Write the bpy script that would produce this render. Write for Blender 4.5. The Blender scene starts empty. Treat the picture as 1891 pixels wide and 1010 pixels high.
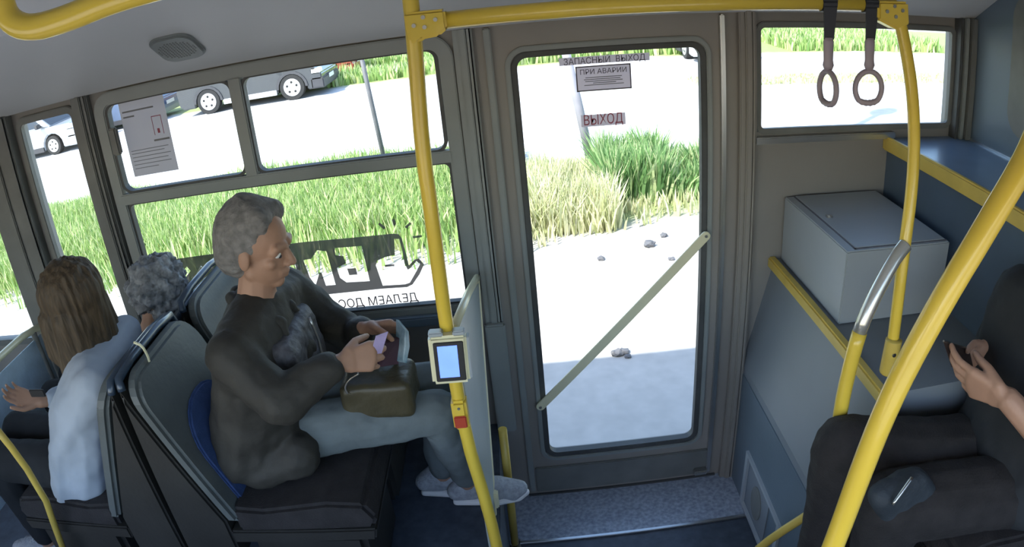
import bpy, bmesh, math, random
from mathutils import Vector, Matrix, noise
random.seed(7)
C = bpy.context.scene.collection
scn = bpy.context.scene
PI = math.pi

# ------------------------------------------------------------------ camera (fixed CCTV lens, mild barrel distortion)
F_PX = 1275.7
YAW, PITCH, ROLL = -.0193, -.4310, -.1012
CAM = Vector((0, -2.3, 2.15))
def cam_axes():
    cy, sy, cp, sp, cr, sr = math.cos(YAW), math.sin(YAW), math.cos(PITCH), math.sin(PITCH), math.cos(ROLL), math.sin(ROLL)
    f = Vector((sy*cp, cy*cp, sp)); r = Vector((cy, -sy, 0)); u = r.cross(f)
    return cr*r + sr*u, -sr*r + cr*u, f
AR, AU, AF = cam_axes()
cd = bpy.data.cameras.new('camera'); cam = bpy.data.objects.new('camera', cd); C.objects.link(cam)
cam.matrix_world = Matrix(((AR.x, AU.x, -AF.x, CAM.x), (AR.y, AU.y, -AF.y, CAM.y), (AR.z, AU.z, -AF.z, CAM.z), (0, 0, 0, 1)))
cd.sensor_fit = 'HORIZONTAL'; cd.sensor_width = 36; cd.clip_start = .02; cd.clip_end = 500
cd.type = 'PANO'
pc = cd.cycles if hasattr(cd, 'cycles') and hasattr(cd.cycles, 'panorama_type') else cd
for holder in (cd, getattr(cd, 'cycles', None)):
    if holder is not None and hasattr(holder, 'panorama_type'):
        holder.panorama_type = 'FISHEYE_LENS_POLYNOMIAL'
        holder.fisheye_fov = PI
        holder.fisheye_polynomial_k0 = 0
        holder.fisheye_polynomial_k1 = -(1891/36)/F_PX
        holder.fisheye_polynomial_k2 = 0; holder.fisheye_polynomial_k3 = 0; holder.fisheye_polynomial_k4 = 0
scn.camera = cam

def at(px, py, x=None, y=None, z=None):
    """point of the place seen at that spot of the photograph, on the plane x=, y= or z="""
    dx = px-945.5; dy = -(py-505); R = math.hypot(dx, dy); th = R/F_PX
    d = math.cos(th)*AF + math.sin(th)/max(R, 1e-9)*(dx*AR + dy*AU)
    if y is not None: t = (y-CAM.y)/d.y
    elif z is not None: t = (z-CAM.z)/d.z
    else: t = (x-CAM.x)/d.x
    return CAM + d*t

# ------------------------------------------------------------------ light
SUN_ELEV = math.atan(1.164)
sd = bpy.data.lights.new('sun', 'SUN'); sd.energy = 5.0; sd.angle = math.radians(.6); sd.color = (1, .96, .9)
sun = bpy.data.objects.new('sun', sd); C.objects.link(sun)
sdir = Vector((.755*math.cos(SUN_ELEV), .656*math.cos(SUN_ELEV), -math.sin(SUN_ELEV)))
sun.rotation_euler = sdir.to_track_quat('-Z', 'Y').to_euler(); sun.location = (-6, -6, 9)
w = bpy.data.worlds.new('sky'); scn.world = w; w.use_nodes = True
nt = w.node_tree; nt.nodes.clear()
sk = nt.nodes.new('ShaderNodeTexSky'); bg = nt.nodes.new('ShaderNodeBackground'); wo = nt.nodes.new('ShaderNodeOutputWorld')
for st in ('NISHITA', 'MULTIPLE_SCATTERING', 'HOSEK_WILKIE'):
    try: sk.sky_type = st; break
    except Exception: pass
try:
    sk.sun_disc = False; sk.sun_elevation = SUN_ELEV; sk.sun_rotation = math.radians(229)
except Exception: pass
bg.inputs[1].default_value = .32
nt.links.new(sk.outputs[0], bg.inputs[0]); nt.links.new(bg.outputs[0], wo.inputs[0])
vs = scn.view_settings
scn.display_settings.display_device = 'sRGB'
vs.view_transform = 'Standard'; vs.look = 'None'; vs.gamma = 1; vs.exposure = .95
try: vs.use_curve_mapping = False
except Exception: pass

# ------------------------------------------------------------------ materials
def pm(name, col, rough=.6, metal=0, var=.12, scale=8, bump=0, bscale=60, spec=.5, emit=None, col2=None, sx=(1, 1, 1), coat=0):
    m = bpy.data.materials.new(name); m.use_nodes = True; n = m.node_tree; b = n.nodes['Principled BSDF']
    b.inputs['Roughness'].default_value = rough; b.inputs['Metallic'].default_value = metal
    b.inputs['Specular IOR Level'].default_value = spec
    if coat: b.inputs['Coat Weight'].default_value = coat
    tc = n.nodes.new('ShaderNodeTexCoord'); mp = n.nodes.new('ShaderNodeMapping'); mp.inputs['Scale'].default_value = sx
    nz = n.nodes.new('ShaderNodeTexNoise'); nz.inputs['Scale'].default_value = scale; nz.inputs['Detail'].default_value = 5
    rp = n.nodes.new('ShaderNodeValToRGB'); rp.color_ramp.elements[0].position = .3; rp.color_ramp.elements[1].position = .7
    c2 = col2 or tuple(min(1, c*(1+var)) for c in col); c1 = col if col2 else tuple(c*(1-var) for c in col)
    rp.color_ramp.elements[0].color = (*c1, 1); rp.color_ramp.elements[1].color = (*c2, 1)
    n.links.new(tc.outputs['Object'], mp.inputs['Vector']); n.links.new(mp.outputs[0], nz.inputs['Vector'])
    n.links.new(nz.outputs['Fac'], rp.inputs[0]); n.links.new(rp.outputs[0], b.inputs['Base Color'])
    if bump:
        n2 = n.nodes.new('ShaderNodeTexNoise'); n2.inputs['Scale'].default_value = bscale; n2.inputs['Detail'].default_value = 3
        bp = n.nodes.new('ShaderNodeBump'); bp.inputs['Strength'].default_value = bump; bp.inputs['Distance'].default_value = .01
        n.links.new(mp.outputs[0], n2.inputs['Vector']); n.links.new(n2.outputs['Fac'], bp.inputs['Height']); n.links.new(bp.outputs[0], b.inputs['Normal'])
    if emit:
        n.links.new(rp.outputs[0], b.inputs['Emission Color']); b.inputs['Emission Strength'].default_value = emit
    return m
def glass_mat(name, tint=(.97, .99, .98), refl=.06):
    m = bpy.data.materials.new(name); m.use_nodes = True; n = m.node_tree; n.nodes.clear()
    o = n.nodes.new('ShaderNodeOutputMaterial'); t = n.nodes.new('ShaderNodeBsdfTransparent'); g = n.nodes.new('ShaderNodeBsdfGlossy')
    mx = n.nodes.new('ShaderNodeMixShader'); lw = n.nodes.new('ShaderNodeLayerWeight'); lw.inputs[0].default_value = .15
    ml = n.nodes.new('ShaderNodeMath'); ml.operation = 'MULTIPLY'; ml.inputs[1].default_value = .6
    t.inputs[0].default_value = (*tint, 1); g.inputs['Roughness'].default_value = .03
    n.links.new(lw.outputs['Fresnel'], ml.inputs[0]); n.links.new(ml.outputs[0], mx.inputs[0])
    n.links.new(t.outputs[0], mx.inputs[1]); n.links.new(g.outputs[0], mx.inputs[2]); n.links.new(mx.outputs[0], o.inputs[0])
    return m
M = dict(
 wall=pm('wall_plastic', (.25, .235, .215), .55, var=.06, scale=3, bump=.05),
 duct=pm('duct_plastic', (.6, .61, .61), .5, var=.04, scale=2, bump=.03),
 ceil=pm('ceiling_plastic', (.5, .51, .51), .6, var=.04),
 rubber=pm('black_rubber', (.07, .072, .07), .6, var=.2, bump=.05),
 frame=pm('grey_frame', (.25, .27, .26), .45, var=.1, scale=4),
 dark=pm('dark_profile', (.16, .165, .155), .5, var=.15),
 leaf=pm('door_leaf_paint', (.26, .24, .215), .45, var=.06, scale=3),
 bluewall=pm('blue_grey_panel', (.12, .16, .2), .4, var=.08, scale=3, bump=.04),
 blueshelf=pm('blue_shelf_laminate', (.17, .25, .36), .25, var=.1, scale=4),
 bluedark=pm('dark_blue_panel', (.07, .105, .15), .4, var=.12, scale=4),
 slope=pm('grey_slope_panel', (.19, .215, .24), .45, var=.06, scale=3),
 floor=pm('dark_blue_floor', (.05, .065, .09), .45, var=.25, scale=25, bump=.1),
 step=pm('speckled_step', (.19, .23, .3), .35, col2=(.4, .46, .55), scale=60, bump=.15),
 alu=pm('aluminium', (.55, .56, .56), .3, metal=1, var=.05),
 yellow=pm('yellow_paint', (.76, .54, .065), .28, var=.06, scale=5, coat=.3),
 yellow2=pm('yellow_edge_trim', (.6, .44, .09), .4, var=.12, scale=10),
 cream=pm('cream_tube_paint', (.78, .74, .5), .3, var=.06, coat=.3),
 silver=pm('silver_tube', (.62, .62, .58), .25, metal=.7, var=.05),
 frost=pm('frosted_panel', (.36, .41, .42), .35, var=.05, scale=5),
 lightblue=pm('light_blue_panel', (.42, .53, .62), .35, var=.12, scale=14, bump=.2),
 white=pm('white_enamel', (.35, .39, .42), .35, var=.03),
 groove=pm('groove', (.12, .12, .14), .6),
 black=pm('black_plastic', (.02, .02, .022), .45, var=.2),
 steel=pm('steel', (.5, .5, .48), .3, metal=1, var=.1),
 screen=pm('lit_screen', (.12, .22, .85), .3, var=.15, scale=6, emit=1.1),
 red=pm('red_plastic', (.45, .06, .03), .4, var=.1),
 shell=pm('dark_seat_shell', (.025, .025, .023), .5, var=.2, bump=.1),
 shellgrey=pm('grey_seat_shell', (.1, .115, .115), .5, var=.12, bump=.1),
 bluefab=pm('blue_seat_fabric', (.02, .05, .15), .9, col2=(.035, .07, .2), scale=30, bump=.3, bscale=200),
 bluetube=pm('dark_blue_tube', (.03, .05, .08), .3, var=.1, coat=.3),
 brownfab=pm('brown_seat_fabric', (.02, .017, .016), .9, var=.3, scale=20, bump=.3, bscale=150),
 skin=pm('skin', (.42, .24, .16), .55, var=.08, scale=15, bump=.05),
 jacket=pm('dark_leather_jacket', (.034, .032, .027), .72, var=.3, scale=9, bump=.5, bscale=22),
 quilt=pm('patterned_jacket_chest', (.05, .05, .055), .6, col2=(.14, .14, .16), scale=45, bump=.4, bscale=60),
 jeans=pm('pale_blue_grey_jeans', (.14, .165, .17), .85, var=.15, scale=12, bump=.4, bscale=18),
 trous=pm('dark_trousers', (.012, .014, .017), .9, var=.2, bump=.3, bscale=20),
 blackcloth=pm('black_cloth', (.014, .016, .018), .85, var=.3, bump=.4, bscale=15),
 shirt=pm('white_shirt', (.4, .45, .52), .85, var=.05, scale=8, bump=.5, bscale=10),
 hairgrey=pm('grey_hair', (.2, .19, .18), .8, var=.35, scale=40, bump=.6, bscale=80),
 haircurl=pm('grey_curls', (.1, .11, .12), .8, col2=(.45, .47, .5), scale=28, bump=.8, bscale=60),
 hairbrown=pm('brown_hair', (.04, .027, .015), .65, col2=(.1, .068, .036), scale=30, sx=(3, 3, .35), bump=.5, bscale=40),
 shoe=pm('grey_sneaker_mesh', (.33, .35, .38), .8, var=.2, scale=60, bump=.4, bscale=120),
 sole=pm('white_sole', (.7, .7, .7), .6, var=.05),
 bag=pm('olive_bag_leather', (.06, .05, .025), .45, var=.2, scale=8, bump=.3, bscale=40),
 bluebag=pm('blue_grey_bag', (.022, .03, .038), .7, var=.2, bump=.3),
 cushion=pm('dark_cushion_fabric', (.022, .02, .021), .9, var=.3, scale=20, bump=.3, bscale=150),
 paper=pm('sign_paper', (.62, .56, .58), .8, var=.04),
 posterp=pm('poster_paper', (.42, .43, .43), .8, var=.05),
 ink=pm('dark_ink', (.1, .08, .09), .8), redink=pm('red_ink', (.32, .07, .09), .8), greyink=pm('grey_ink', (.2, .2, .2), .8),
 decal=pm('grey_decal', (.17, .17, .175), .7, var=.05), purple=pm('purple_card', (.4, .33, .55), .4, var=.15, scale=20),
 mag=pm('blue_booklet', (.1, .22, .3), .4, col2=(.55, .7, .78), scale=22), phone=pm('phone_brown', (.05, .035, .03), .3),
 asphalt=pm('pale_dusty_ground', (.5, .48, .45), .95, col2=(.62, .6, .57), scale=1.6, bump=.2, bscale=20),
 tyre=pm('tyre', (.02, .02, .02), .8), rim=pm('wheel_rim', (.62, .63, .65), .3, metal=.5, var=.05),
 cdark=pm('dark_grey_car_paint', (.05, .055, .06), .25, coat=.6, var=.05), csilver=pm('silver_car_paint', (.42, .44, .47), .3, metal=.3, coat=.6, var=.04),
 cblue=pm('blue_grey_car_paint', (.12, .16, .24), .3, coat=.6, var=.05), cwhite=pm('white_car_paint', (.75, .76, .78), .3, coat=.5, var=.02),
 cred=pm('red_car_paint', (.3, .07, .05), .3, coat=.5, var=.05),
 cglass=pm('car_glass', (.03, .04, .05), .08, var=.1), trimc=pm('car_plastic', (.05, .05, .055), .6), lampg=pm('car_lamp', (.8, .8, .8), .15),
 postp=pm('pale_post', (.26, .25, .28), .6, var=.1), postd=pm('dark_post', (.12, .12, .13), .6, var=.2),
 busout=pm('bus_body_paint', (.7, .7, .68), .4, var=.03),
 eyew=pm('eye', (.7, .7, .68), .2), glassm=glass_mat('window_glass'),
)
def grass_mat(name, c1, c2, c3):
    m = bpy.data.materials.new(name); m.use_nodes = True; n = m.node_tree; b = n.nodes['Principled BSDF']
    b.inputs['Roughness'].default_value = .7
    g = n.nodes.new('ShaderNodeNewGeometry'); rp = n.nodes.new('ShaderNodeValToRGB')
    rp.color_ramp.elements[0].color = (*c1, 1); rp.color_ramp.elements[1].color = (*c3, 1)
    e = rp.color_ramp.elements.new(.55); e.color = (*c2, 1)
    n.links.new(g.outputs['Random Per Island'], rp.inputs[0]); n.links.new(rp.outputs[0], b.inputs['Base Color'])
    tr = n.nodes.new('ShaderNodeBsdfTranslucent'); mx = n.nodes.new('ShaderNodeMixShader'); mx.inputs[0].default_value = .35
    n.links.new(rp.outputs[0], tr.inputs[0]); n.links.new(b.outputs[0], mx.inputs[1]); n.links.new(tr.outputs[0], mx.inputs[2])
    n.links.new(mx.outputs[0], n.nodes['Material Output'].inputs[0])
    return m
M['grass'] = grass_mat('green_grass', (.16, .3, .07), (.38, .52, .17), (.72, .72, .42))
M['weed'] = grass_mat('tall_weeds', (.1, .22, .07), (.25, .42, .15), (.6, .64, .36))
M['dry'] = grass_mat('dry_grass', (.4, .45, .2), (.66, .66, .4), (.75, .7, .5))
def thin(m, kind, amt):
    n = m.node_tree; b = n.nodes['Principled BSDF']; t = n.nodes.new('ShaderNodeBsdf'+kind); t.inputs[0].default_value = (1, 1, 1, 1) if kind == 'Transparent' else (.85, .78, .8, 1)
    mx = n.nodes.new('ShaderNodeMixShader'); mx.inputs[0].default_value = amt
    n.links.new(b.outputs[0], mx.inputs[1]); n.links.new(t.outputs[0], mx.inputs[2]); n.links.new(mx.outputs[0], n.nodes['Material Output'].inputs[0])
thin(M['paper'], 'Translucent', .5); thin(M['posterp'], 'Translucent', .42); thin(M['decal'], 'Transparent', .25)
def ground_mat():
    m = bpy.data.materials.new('ground_earth'); m.use_nodes = True; n = m.node_tree; b = n.nodes['Principled BSDF']; b.inputs['Roughness'].default_value = .95
    tc = n.nodes.new('ShaderNodeTexCoord'); sp = n.nodes.new('ShaderNodeSeparateXYZ'); nz = n.nodes.new('ShaderNodeTexNoise'); nz.inputs['Scale'].default_value = 1.3; nz.inputs['Detail'].default_value = 6
    ad = n.nodes.new('ShaderNodeMath'); ad.operation = 'MULTIPLY_ADD'; ad.inputs[1].default_value = 1.4
    n.links.new(tc.outputs['Object'], sp.inputs[0]); n.links.new(tc.outputs['Object'], nz.inputs['Vector'])
    n.links.new(nz.outputs['Fac'], ad.inputs[0]); n.links.new(sp.outputs['Y'], ad.inputs[2])
    mr = n.nodes.new('ShaderNodeMapRange'); mr.inputs[1].default_value = 0; mr.inputs[2].default_value = 40
    n.links.new(ad.outputs[0], mr.inputs[0])
    rp = n.nodes.new('ShaderNodeValToRGB'); cr = rp.color_ramp; cr.interpolation = 'LINEAR'
    dirt = (.55, .52, .48, 1); gr = (.3, .36, .14, 1); road = (.6, .6, .6, 1)
    cr.elements[0].position = 0; cr.elements[0].color = dirt
    cr.elements[1].position = 1; cr.elements[1].color = (.35, .42, .2, 1)
    for p, c in ((.12, dirt), (.13, gr), (.185, gr), (.20, road), (.30, road), (.315, (.56, .58, .5, 1)), (.335, road), (.425, road), (.44, gr), (.6, gr), (.63, (.5, .5, .45, 1)), (.75, (.5, .5, .45, 1))):
        e = cr.elements.new(p); e.color = c
    n.links.new(mr.outputs[0], rp.inputs[0])
    n2 = n.nodes.new('ShaderNodeTexNoise'); n2.inputs['Scale'].default_value = 9; n2.inputs['Detail'].default_value = 8
    mc = n.nodes.new('ShaderNodeMix'); mc.data_type = 'RGBA'; mc.blend_type = 'MULTIPLY'; mc.inputs[0].default_value = .35
    n.links.new(tc.outputs['Object'], n2.inputs['Vector']); n.links.new(rp.outputs[0], mc.inputs[6]); n.links.new(n2.outputs['Fac'], mc.inputs[7])
    n.links.new(mc.outputs[2], b.inputs['Base Color'])
    return m
M['ground'] = ground_mat()

# ------------------------------------------------------------------ helpers
def link(name, bm, mat, parent=None, smooth=False, bevel=0, loc=None):
    me = bpy.data.meshes.new(name)
    bmesh.ops.recalc_face_normals(bm, faces=bm.faces)
    if bevel:
        es = [e for e in bm.edges if len(e.link_faces) == 2 and e.calc_face_angle(0) > .5]
        bmesh.ops.bevel(bm, geom=es, offset=bevel, segments=2, affect='EDGES', clamp_overlap=True)
    bm.to_mesh(me); bm.free()
    for m in (mat if isinstance(mat, (list, tuple)) else [mat]): me.materials.append(m)
    if smooth:
        for p in me.polygons: p.use_smooth = True
    o = bpy.data.objects.new(name, me); C.objects.link(o)
    if parent: 
        o.parent = parent; o.matrix_parent_inverse = Matrix() if parent.parent or parent.type == 'MESH' else Matrix.Translation(parent.location).inverted()
    return o
def root_loc(o):
    while o.parent: o = o.parent
    return o.location if o.type == 'EMPTY' else Vector((0, 0, 0))
def thing(name, label, cat, loc=(0, 0, 0), group=None):
    o = bpy.data.objects.new(name, None); o.empty_display_size = .1; C.objects.link(o); o.location = loc
    return tag(o, label, cat, group)
def tag(o, label=None, cat=None, group=None, kind=None):
    if label: o['label'] = label
    if cat: o['category'] = cat
    if group: o['group'] = group
    if kind: o['kind'] = kind
    return o
def struct(o, label=None): o['kind'] = 'structure'; return tag(o, label)
def box(bm, lo, hi, mtx=None):
    lo, hi = Vector(lo), Vector(hi)
    r = bmesh.ops.create_cube(bm, size=1)['verts']
    c = (lo+hi)/2; s = hi-lo
    for v in r:
        v.co = Vector((v.co.x*s.x, v.co.y*s.y, v.co.z*s.z))+c
        if mtx: v.co = mtx @ v.co
    return r
def bx(name, lo, hi, mat, parent=None, bevel=0):
    bm = bmesh.new(); box(bm, [min(a, b) for a, b in zip(lo, hi)], [max(a, b) for a, b in zip(lo, hi)])
    return link(name, bm, mat, parent, bevel=bevel)
def smooth_path(pts, n=3, cut=.35):
    pts = [Vector(p) for p in pts]
    for _ in range(n):
        q = [pts[0]]
        for a, b in zip(pts, pts[1:]): q += [a.lerp(b, .25), a.lerp(b, .75)]
        q.append(pts[-1]); pts = q
    return pts
def tube(bm, pts, r, seg=16, squash=None):
    pts = [Vector(p) for p in pts]; n = len(pts)
    rs = r if isinstance(r, (list, tuple)) else [r]*n
    t0 = (pts[1]-pts[0]).normalized(); up = Vector((0, 0, 1)) if abs(t0.z) < .9 else Vector((1, 0, 0))
    nrm = (up-t0*up.dot(t0)).normalized(); rings = []; prev = t0
    for i, p in enumerate(pts):
        t = (pts[min(i+1, n-1)]-pts[max(i-1, 0)]).normalized()
        ax = prev.cross(t)
        if ax.length > 1e-6: nrm = Matrix.Rotation(prev.angle(t), 3, ax.normalized()) @ nrm
        prev = t; bn = t.cross(nrm)
        rings.append([bm.verts.new(p+rs[i]*(math.cos(a)*nrm+math.sin(a)*bn)) for a in (2*PI*k/seg for k in range(seg))])
    for a, b in zip(rings, rings[1:]):
        for k in range(seg): bm.faces.new((a[k], a[(k+1) % seg], b[(k+1) % seg], b[k]))
    bm.faces.new(rings[0][::-1]); bm.faces.new(rings[-1])
def tb(name, pts, r, mat, parent=None, sm=2, seg=16):
    bm = bmesh.new(); tube(bm, smooth_path(pts, sm) if sm else pts, r, seg)
    o = link(name, bm, mat, parent)
    for p in o.data.polygons: p.use_smooth = len(p.vertices) == 4
    return o
def prism(bm, pts, off):
    """polygon of 3-D points swept along off"""
    off = Vector(off); a = [bm.verts.new(Vector(p)) for p in pts]; b = [bm.verts.new(Vector(p)+off) for p in pts]; n = len(pts)
    bm.faces.new(a[::-1]); bm.faces.new(b)
    for i in range(n): bm.faces.new((a[i], a[(i+1) % n], b[(i+1) % n], b[i]))
def pr(name, pts, off, mat, parent=None, bevel=0):
    bm = bmesh.new(); prism(bm, pts, off); return link(name, bm, mat, parent, bevel=bevel)
def rrect(x0, x1, z0, z1, r, n=6):
    out = []
    for cx, cz, a0 in ((x1-r, z1-r, 0), (x0+r, z1-r, 90), (x0+r, z0+r, 180), (x1-r, z0+r, 270)):
        for k in range(n+1):
            a = math.radians(a0+90*k/n); out.append((cx+r*math.cos(a), cz+r*math.sin(a)))
    return out
def ring(bm, outer, inner, y0, y1):
    n = len(outer); V = []
    for y in (y0, y1):
        V.append([bm.verts.new((x, y, z)) for x, z in outer]); V.append([bm.verts.new((x, y, z)) for x, z in inner])
    oa, ia, ob, ib = V
    for i in range(n):
        j = (i+1) % n
        bm.faces.new((oa[i], oa[j], ia[j], ia[i])); bm.faces.new((ob[i], ib[i], ib[j], ob[j]))
        bm.faces.new((oa[i], ob[i], ob[j], oa[j])); bm.faces.new((ia[i], ia[j], ib[j], ib[i]))
def gasket(name, x0, x1, z0, z1, wd, y0, y1, mat, parent, r=.04, bev=0):
    bm = bmesh.new(); ring(bm, rrect(x0-wd, x1+wd, z0-wd, z1+wd, r+wd), rrect(x0, x1, z0, z1, r), y0, y1)
    return link(name, bm, mat, parent, bevel=bev)
def pane(name, x0, x1, z0, z1, y, parent):
    return pr(name, [(x0, y, z0), (x1, y, z0), (x1, y, z1), (x0, y, z1)], (0, .004, 0), M['glassm'], parent)
def screws(name, pts, r, d, mat, parent, axis=(0, -1, 0)):
    for p in pts:
        bm = bmesh.new(); p = Vector(p); tube(bm, [p, p+Vector(axis)*d], r, 10); link(name, bm, mat, parent)
def text(name, s, size, mat, parent, loc, xdir, zdir, mirror=False, width=None, bold=0):
    cu = bpy.data.curves.new(name, 'FONT'); cu.body = s; cu.size = size; cu.extrude = .0004; cu.align_x = 'CENTER'; cu.align_y = 'CENTER'; cu.offset = bold
    t = bpy.data.objects.new(name+'_src', cu); C.objects.link(t)
    bpy.context.view_layer.update()
    me = bpy.data.meshes.new_from_object(t.evaluated_get(bpy.context.evaluated_depsgraph_get()))
    bpy.data.objects.remove(t); bpy.data.curves.remove(cu)
    xs = [v.co.x for v in me.vertices]; ys = [v.co.y for v in me.vertices]
    w_ = max(xs)-min(xs); k = (width/w_ if width else 1); cx = (max(xs)+min(xs))/2; cyy = (max(ys)+min(ys))/2
    X = Vector(xdir).normalized(); Z = Vector(zdir).normalized(); N = X.cross(Z)
    for v in me.vertices:
        a = (v.co.x-cx)*k*(-1 if mirror else 1); b = v.co.y-cyy
        v.co = Vector(loc)+X*a+Z*b+N*v.co.z
    me.materials.clear(); me.materials.append(mat)
    o = bpy.data.objects.new(name, me); C.objects.link(o)
    if parent: o.parent = parent; o.matrix_parent_inverse = Matrix.Translation(root_loc(parent)).inverted()
    return o
# organic surfaces: overlapping round cones and ellipsoids, fused by a voxel remesh
def ball(bm, p, r, sub=2, rot=None):
    rr = Vector(r) if isinstance(r, (list, tuple, Vector)) else Vector((r, r, r))
    vs_ = bmesh.ops.create_icosphere(bm, subdivisions=sub, radius=1)['verts']
    for v in vs_:
        q = Vector((v.co.x*rr.x, v.co.y*rr.y, v.co.z*rr.z))
        v.co = (rot @ q if rot else q)+Vector(p)
    return vs_
def hull(bm, balls):
    t = bmesh.new()
    for p, r in balls: ball(t, p, r)
    res = bmesh.ops.convex_hull(t, input=t.verts[:])
    dead = set(v for v in res['geom_interior'] if isinstance(v, bmesh.types.BMVert)) | set(v for v in res['geom_unused'] if isinstance(v, bmesh.types.BMVert))
    for v in list(t.verts):
        if v not in dead and not v.link_faces: dead.add(v)
    # keep only hull faces
    keep = set(f for f in res['geom'] if isinstance(f, bmesh.types.BMFace))
    bmesh.ops.delete(t, geom=[f for f in t.faces if f not in keep], context='FACES')
    m = {}
    for f in t.faces:
        for v in f.verts:
            if v not in m: m[v] = bm.verts.new(v.co)
    for f in t.faces: bm.faces.new([m[v] for v in f.verts])
    t.free()
def blob(name, prims, mat, parent, voxel=.008, smooth=3, disp=0, dscale=8, dfn=None):
    bm = bmesh.new()
    for p in prims:
        if p[0] == 'h': hull(bm, p[1])
        elif p[0] == 'e': ball(bm, p[1], p[2], 3, p[3] if len(p) > 3 else None)
    me = bpy.data.meshes.new(name); bm.to_mesh(me); bm.free()
    t = bpy.data.objects.new(name, me); C.objects.link(t)
    md = t.modifiers.new('r', 'REMESH'); md.mode = 'VOXEL'; md.voxel_size = voxel; md.adaptivity = 0
    if smooth: s = t.modifiers.new('s', 'SMOOTH'); s.iterations = smooth; s.factor = .5
    bpy.context.view_layer.update()
    m2 = bpy.data.meshes.new_from_object(t.evaluated_get(bpy.context.evaluated_depsgraph_get()))
    bpy.data.objects.remove(t); bpy.data.meshes.remove(me); m2.name = name
    if disp:
        nn = [v.normal.copy() for v in m2.vertices]
        for v, n_ in zip(m2.vertices, nn):
            q = v.co*dscale
            k = noise.fractal(Vector((q.x, q.y, q.z)), 1.0, 2.0, 3) if dfn is None else dfn(v.co)
            v.co = v.co+n_*k*disp
    m2.materials.clear(); m2.materials.append(mat)
    for p in m2.polygons: p.use_smooth = True
    o = bpy.data.objects.new(name, m2); C.objects.link(o)
    if parent: o.parent = parent; o.matrix_parent_inverse = Matrix.Translation(root_loc(parent)).inverted()
    return o
def limb(*pr_):
    return [('h', [a, b]) for a, b in zip(pr_, pr_[1:])]

# ================================================================== SETTING: bus shell
FZ = .42          # main floor
XL, XR = -4.6, 1.80
YN = -2.46
GROUND = -.4
openings = [(-3.35, -2.185, .99, 1.94), (-1.93, -1.635, .99, 1.94), (-1.50, -.205, .975, 1.945), (-.085, .80, -.03, 2.03), (.875, 1.725, 1.555, 1.94)]
def wall_grid(name, x0, x1, z0, z1, y0, y1, ops, mat):
    xs = sorted({x0, x1, *[o[0] for o in ops], *[o[1] for o in ops]}); zs = sorted({z0, z1, *[o[2] for o in ops], *[o[3] for o in ops]})
    bm = bmesh.new()
    for a, b in zip(xs, xs[1:]):
        run = None
        for c, d in zip(zs, zs[1:]):
            mx, mz = (a+b)/2, (c+d)/2
            if any(o[0] < mx < o[1] and o[2] < mz < o[3] for o in ops):
                if run: box(bm, (a, y0, run[0]), (b, y1, run[1])); run = None
            else: run = (run[0], d) if run else (c, d)
        if run: box(bm, (a, y0, run[0]), (b, y1, run[1]))
    return link(name, bm, mat)
struct(wall_grid('wall_far', XL, 3.4, -.22, 2.5, 0, .055, openings, M['wall']), 'grey brown inner side wall with windows and the door')
struct(wall_grid('wall_near', XL, 3.4, -.22, 2.5, YN-.05, YN, [(-4.2, -2.3, 1.0, 1.95), (-2.1, -.5, 1.0, 1.95), (-.3, 1.4, 1.0, 1.95), (1.6, 3.2, 1.0, 1.95)], M['wall']))
struct(bx('wall_rear', (XL-.05, YN, -.22), (XL, 0, 2.5), M['wall']))
struct(bx('ceiling', (XL, YN, 2.36), (3.4, 0, 2.5), M['ceil']))
bm = bmesh.new()
prism(bm, [(XL, 0, 1.992), (XL, -.03, 1.985), (XL, -.055, 2.0), (XL, -.5, 2.27), (XL, -.56, 2.36), (XL, 0, 2.36)], (3.4-XL, 0, 0))
struct(link('trim_1', bm, M['duct'], bevel=.006), 'light grey sloping air duct over the windows')
# raised floor under the seats on both sides, low floor by the door
LZ = -.012
struct((lambda bm: (box(bm, (-.16, YN, LZ-.05), (3.4, 0, LZ)), link('floor', bm, M['floor']))[1])(bmesh.new()), 'dark blue low floor in front of the door')
bm = bmesh.new(); box(bm, (XL, YN, LZ-.05), (-.1605, 0, FZ)); struct(link('trim_2', bm, M['floor'], bevel=.006), 'dark raised floor under the seats at the left')
bm = bmesh.new(); box(bm, (.60, YN, LZ), (1.84, -.935, FZ)); struct(link('trim_3', bm, M['floor'], bevel=.006), 'dark raised floor under the seat at the right')
struct(bx('trim_4', (-.16, -.285, LZ), (.858, 0, LZ+.008), M['step']), 'speckled grey sill plate inside the door')
struct(bx('trim_16', (-.16, -.30, LZ), (.858, -.285, LZ+.012), M['alu'], bevel=.002), 'metal edge strip of the sill plate')
# windows -----------------------------------------------------------
def wnd(name, label): return struct(thing(name, label, None, (0, 0, 0)), label)
w1 = wnd('window_1', 'large side window with two small sliding panes above a big one')
gasket('window_frame', -1.486, -.214, .995, 1.93, .05, -.018, .01, M['frame'], w1, .035, .004)
bm = bmesh.new(); box(bm, (-1.50, -.024, 1.538), (-.205, .014, 1.58)); link('transom', bm, M['frame'], w1, bevel=.004)
bm = bmesh.new(); box(bm, (-.953, -.022, 1.575), (-.905, .014, 1.935)); link('mullion', bm, M['frame'], w1, bevel=.004)
gasket('sash_gasket', -1.475, -.955, 1.588, 1.925, .012, -.012, .02, M['rubber'], w1, .035)
gasket('sash_gasket', -.90, -.228, 1.585, 1.925, .012, -.012, .02, M['rubber'], w1, .03)
gasket('lower_gasket', -1.478, -.222, 1.003, 1.531, .012, -.008, .02, M['rubber'], w1, .02)
pane('pane', -1.49, -.955, 1.57, 1.94, .022, w1); pane('pane', -.905, -.21, 1.57, 1.94, .03, w1); pane('pane', -1.495, -.21, .98, 1.545, .026, w1)
l0 = at(213, 262, y=-.02)
bx('sash_latch', (l0.x-.012, -.04, l0.z-.05), (l0.x+.022, -.012, l0.z+.055), M['dark'], w1, .006)
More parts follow.
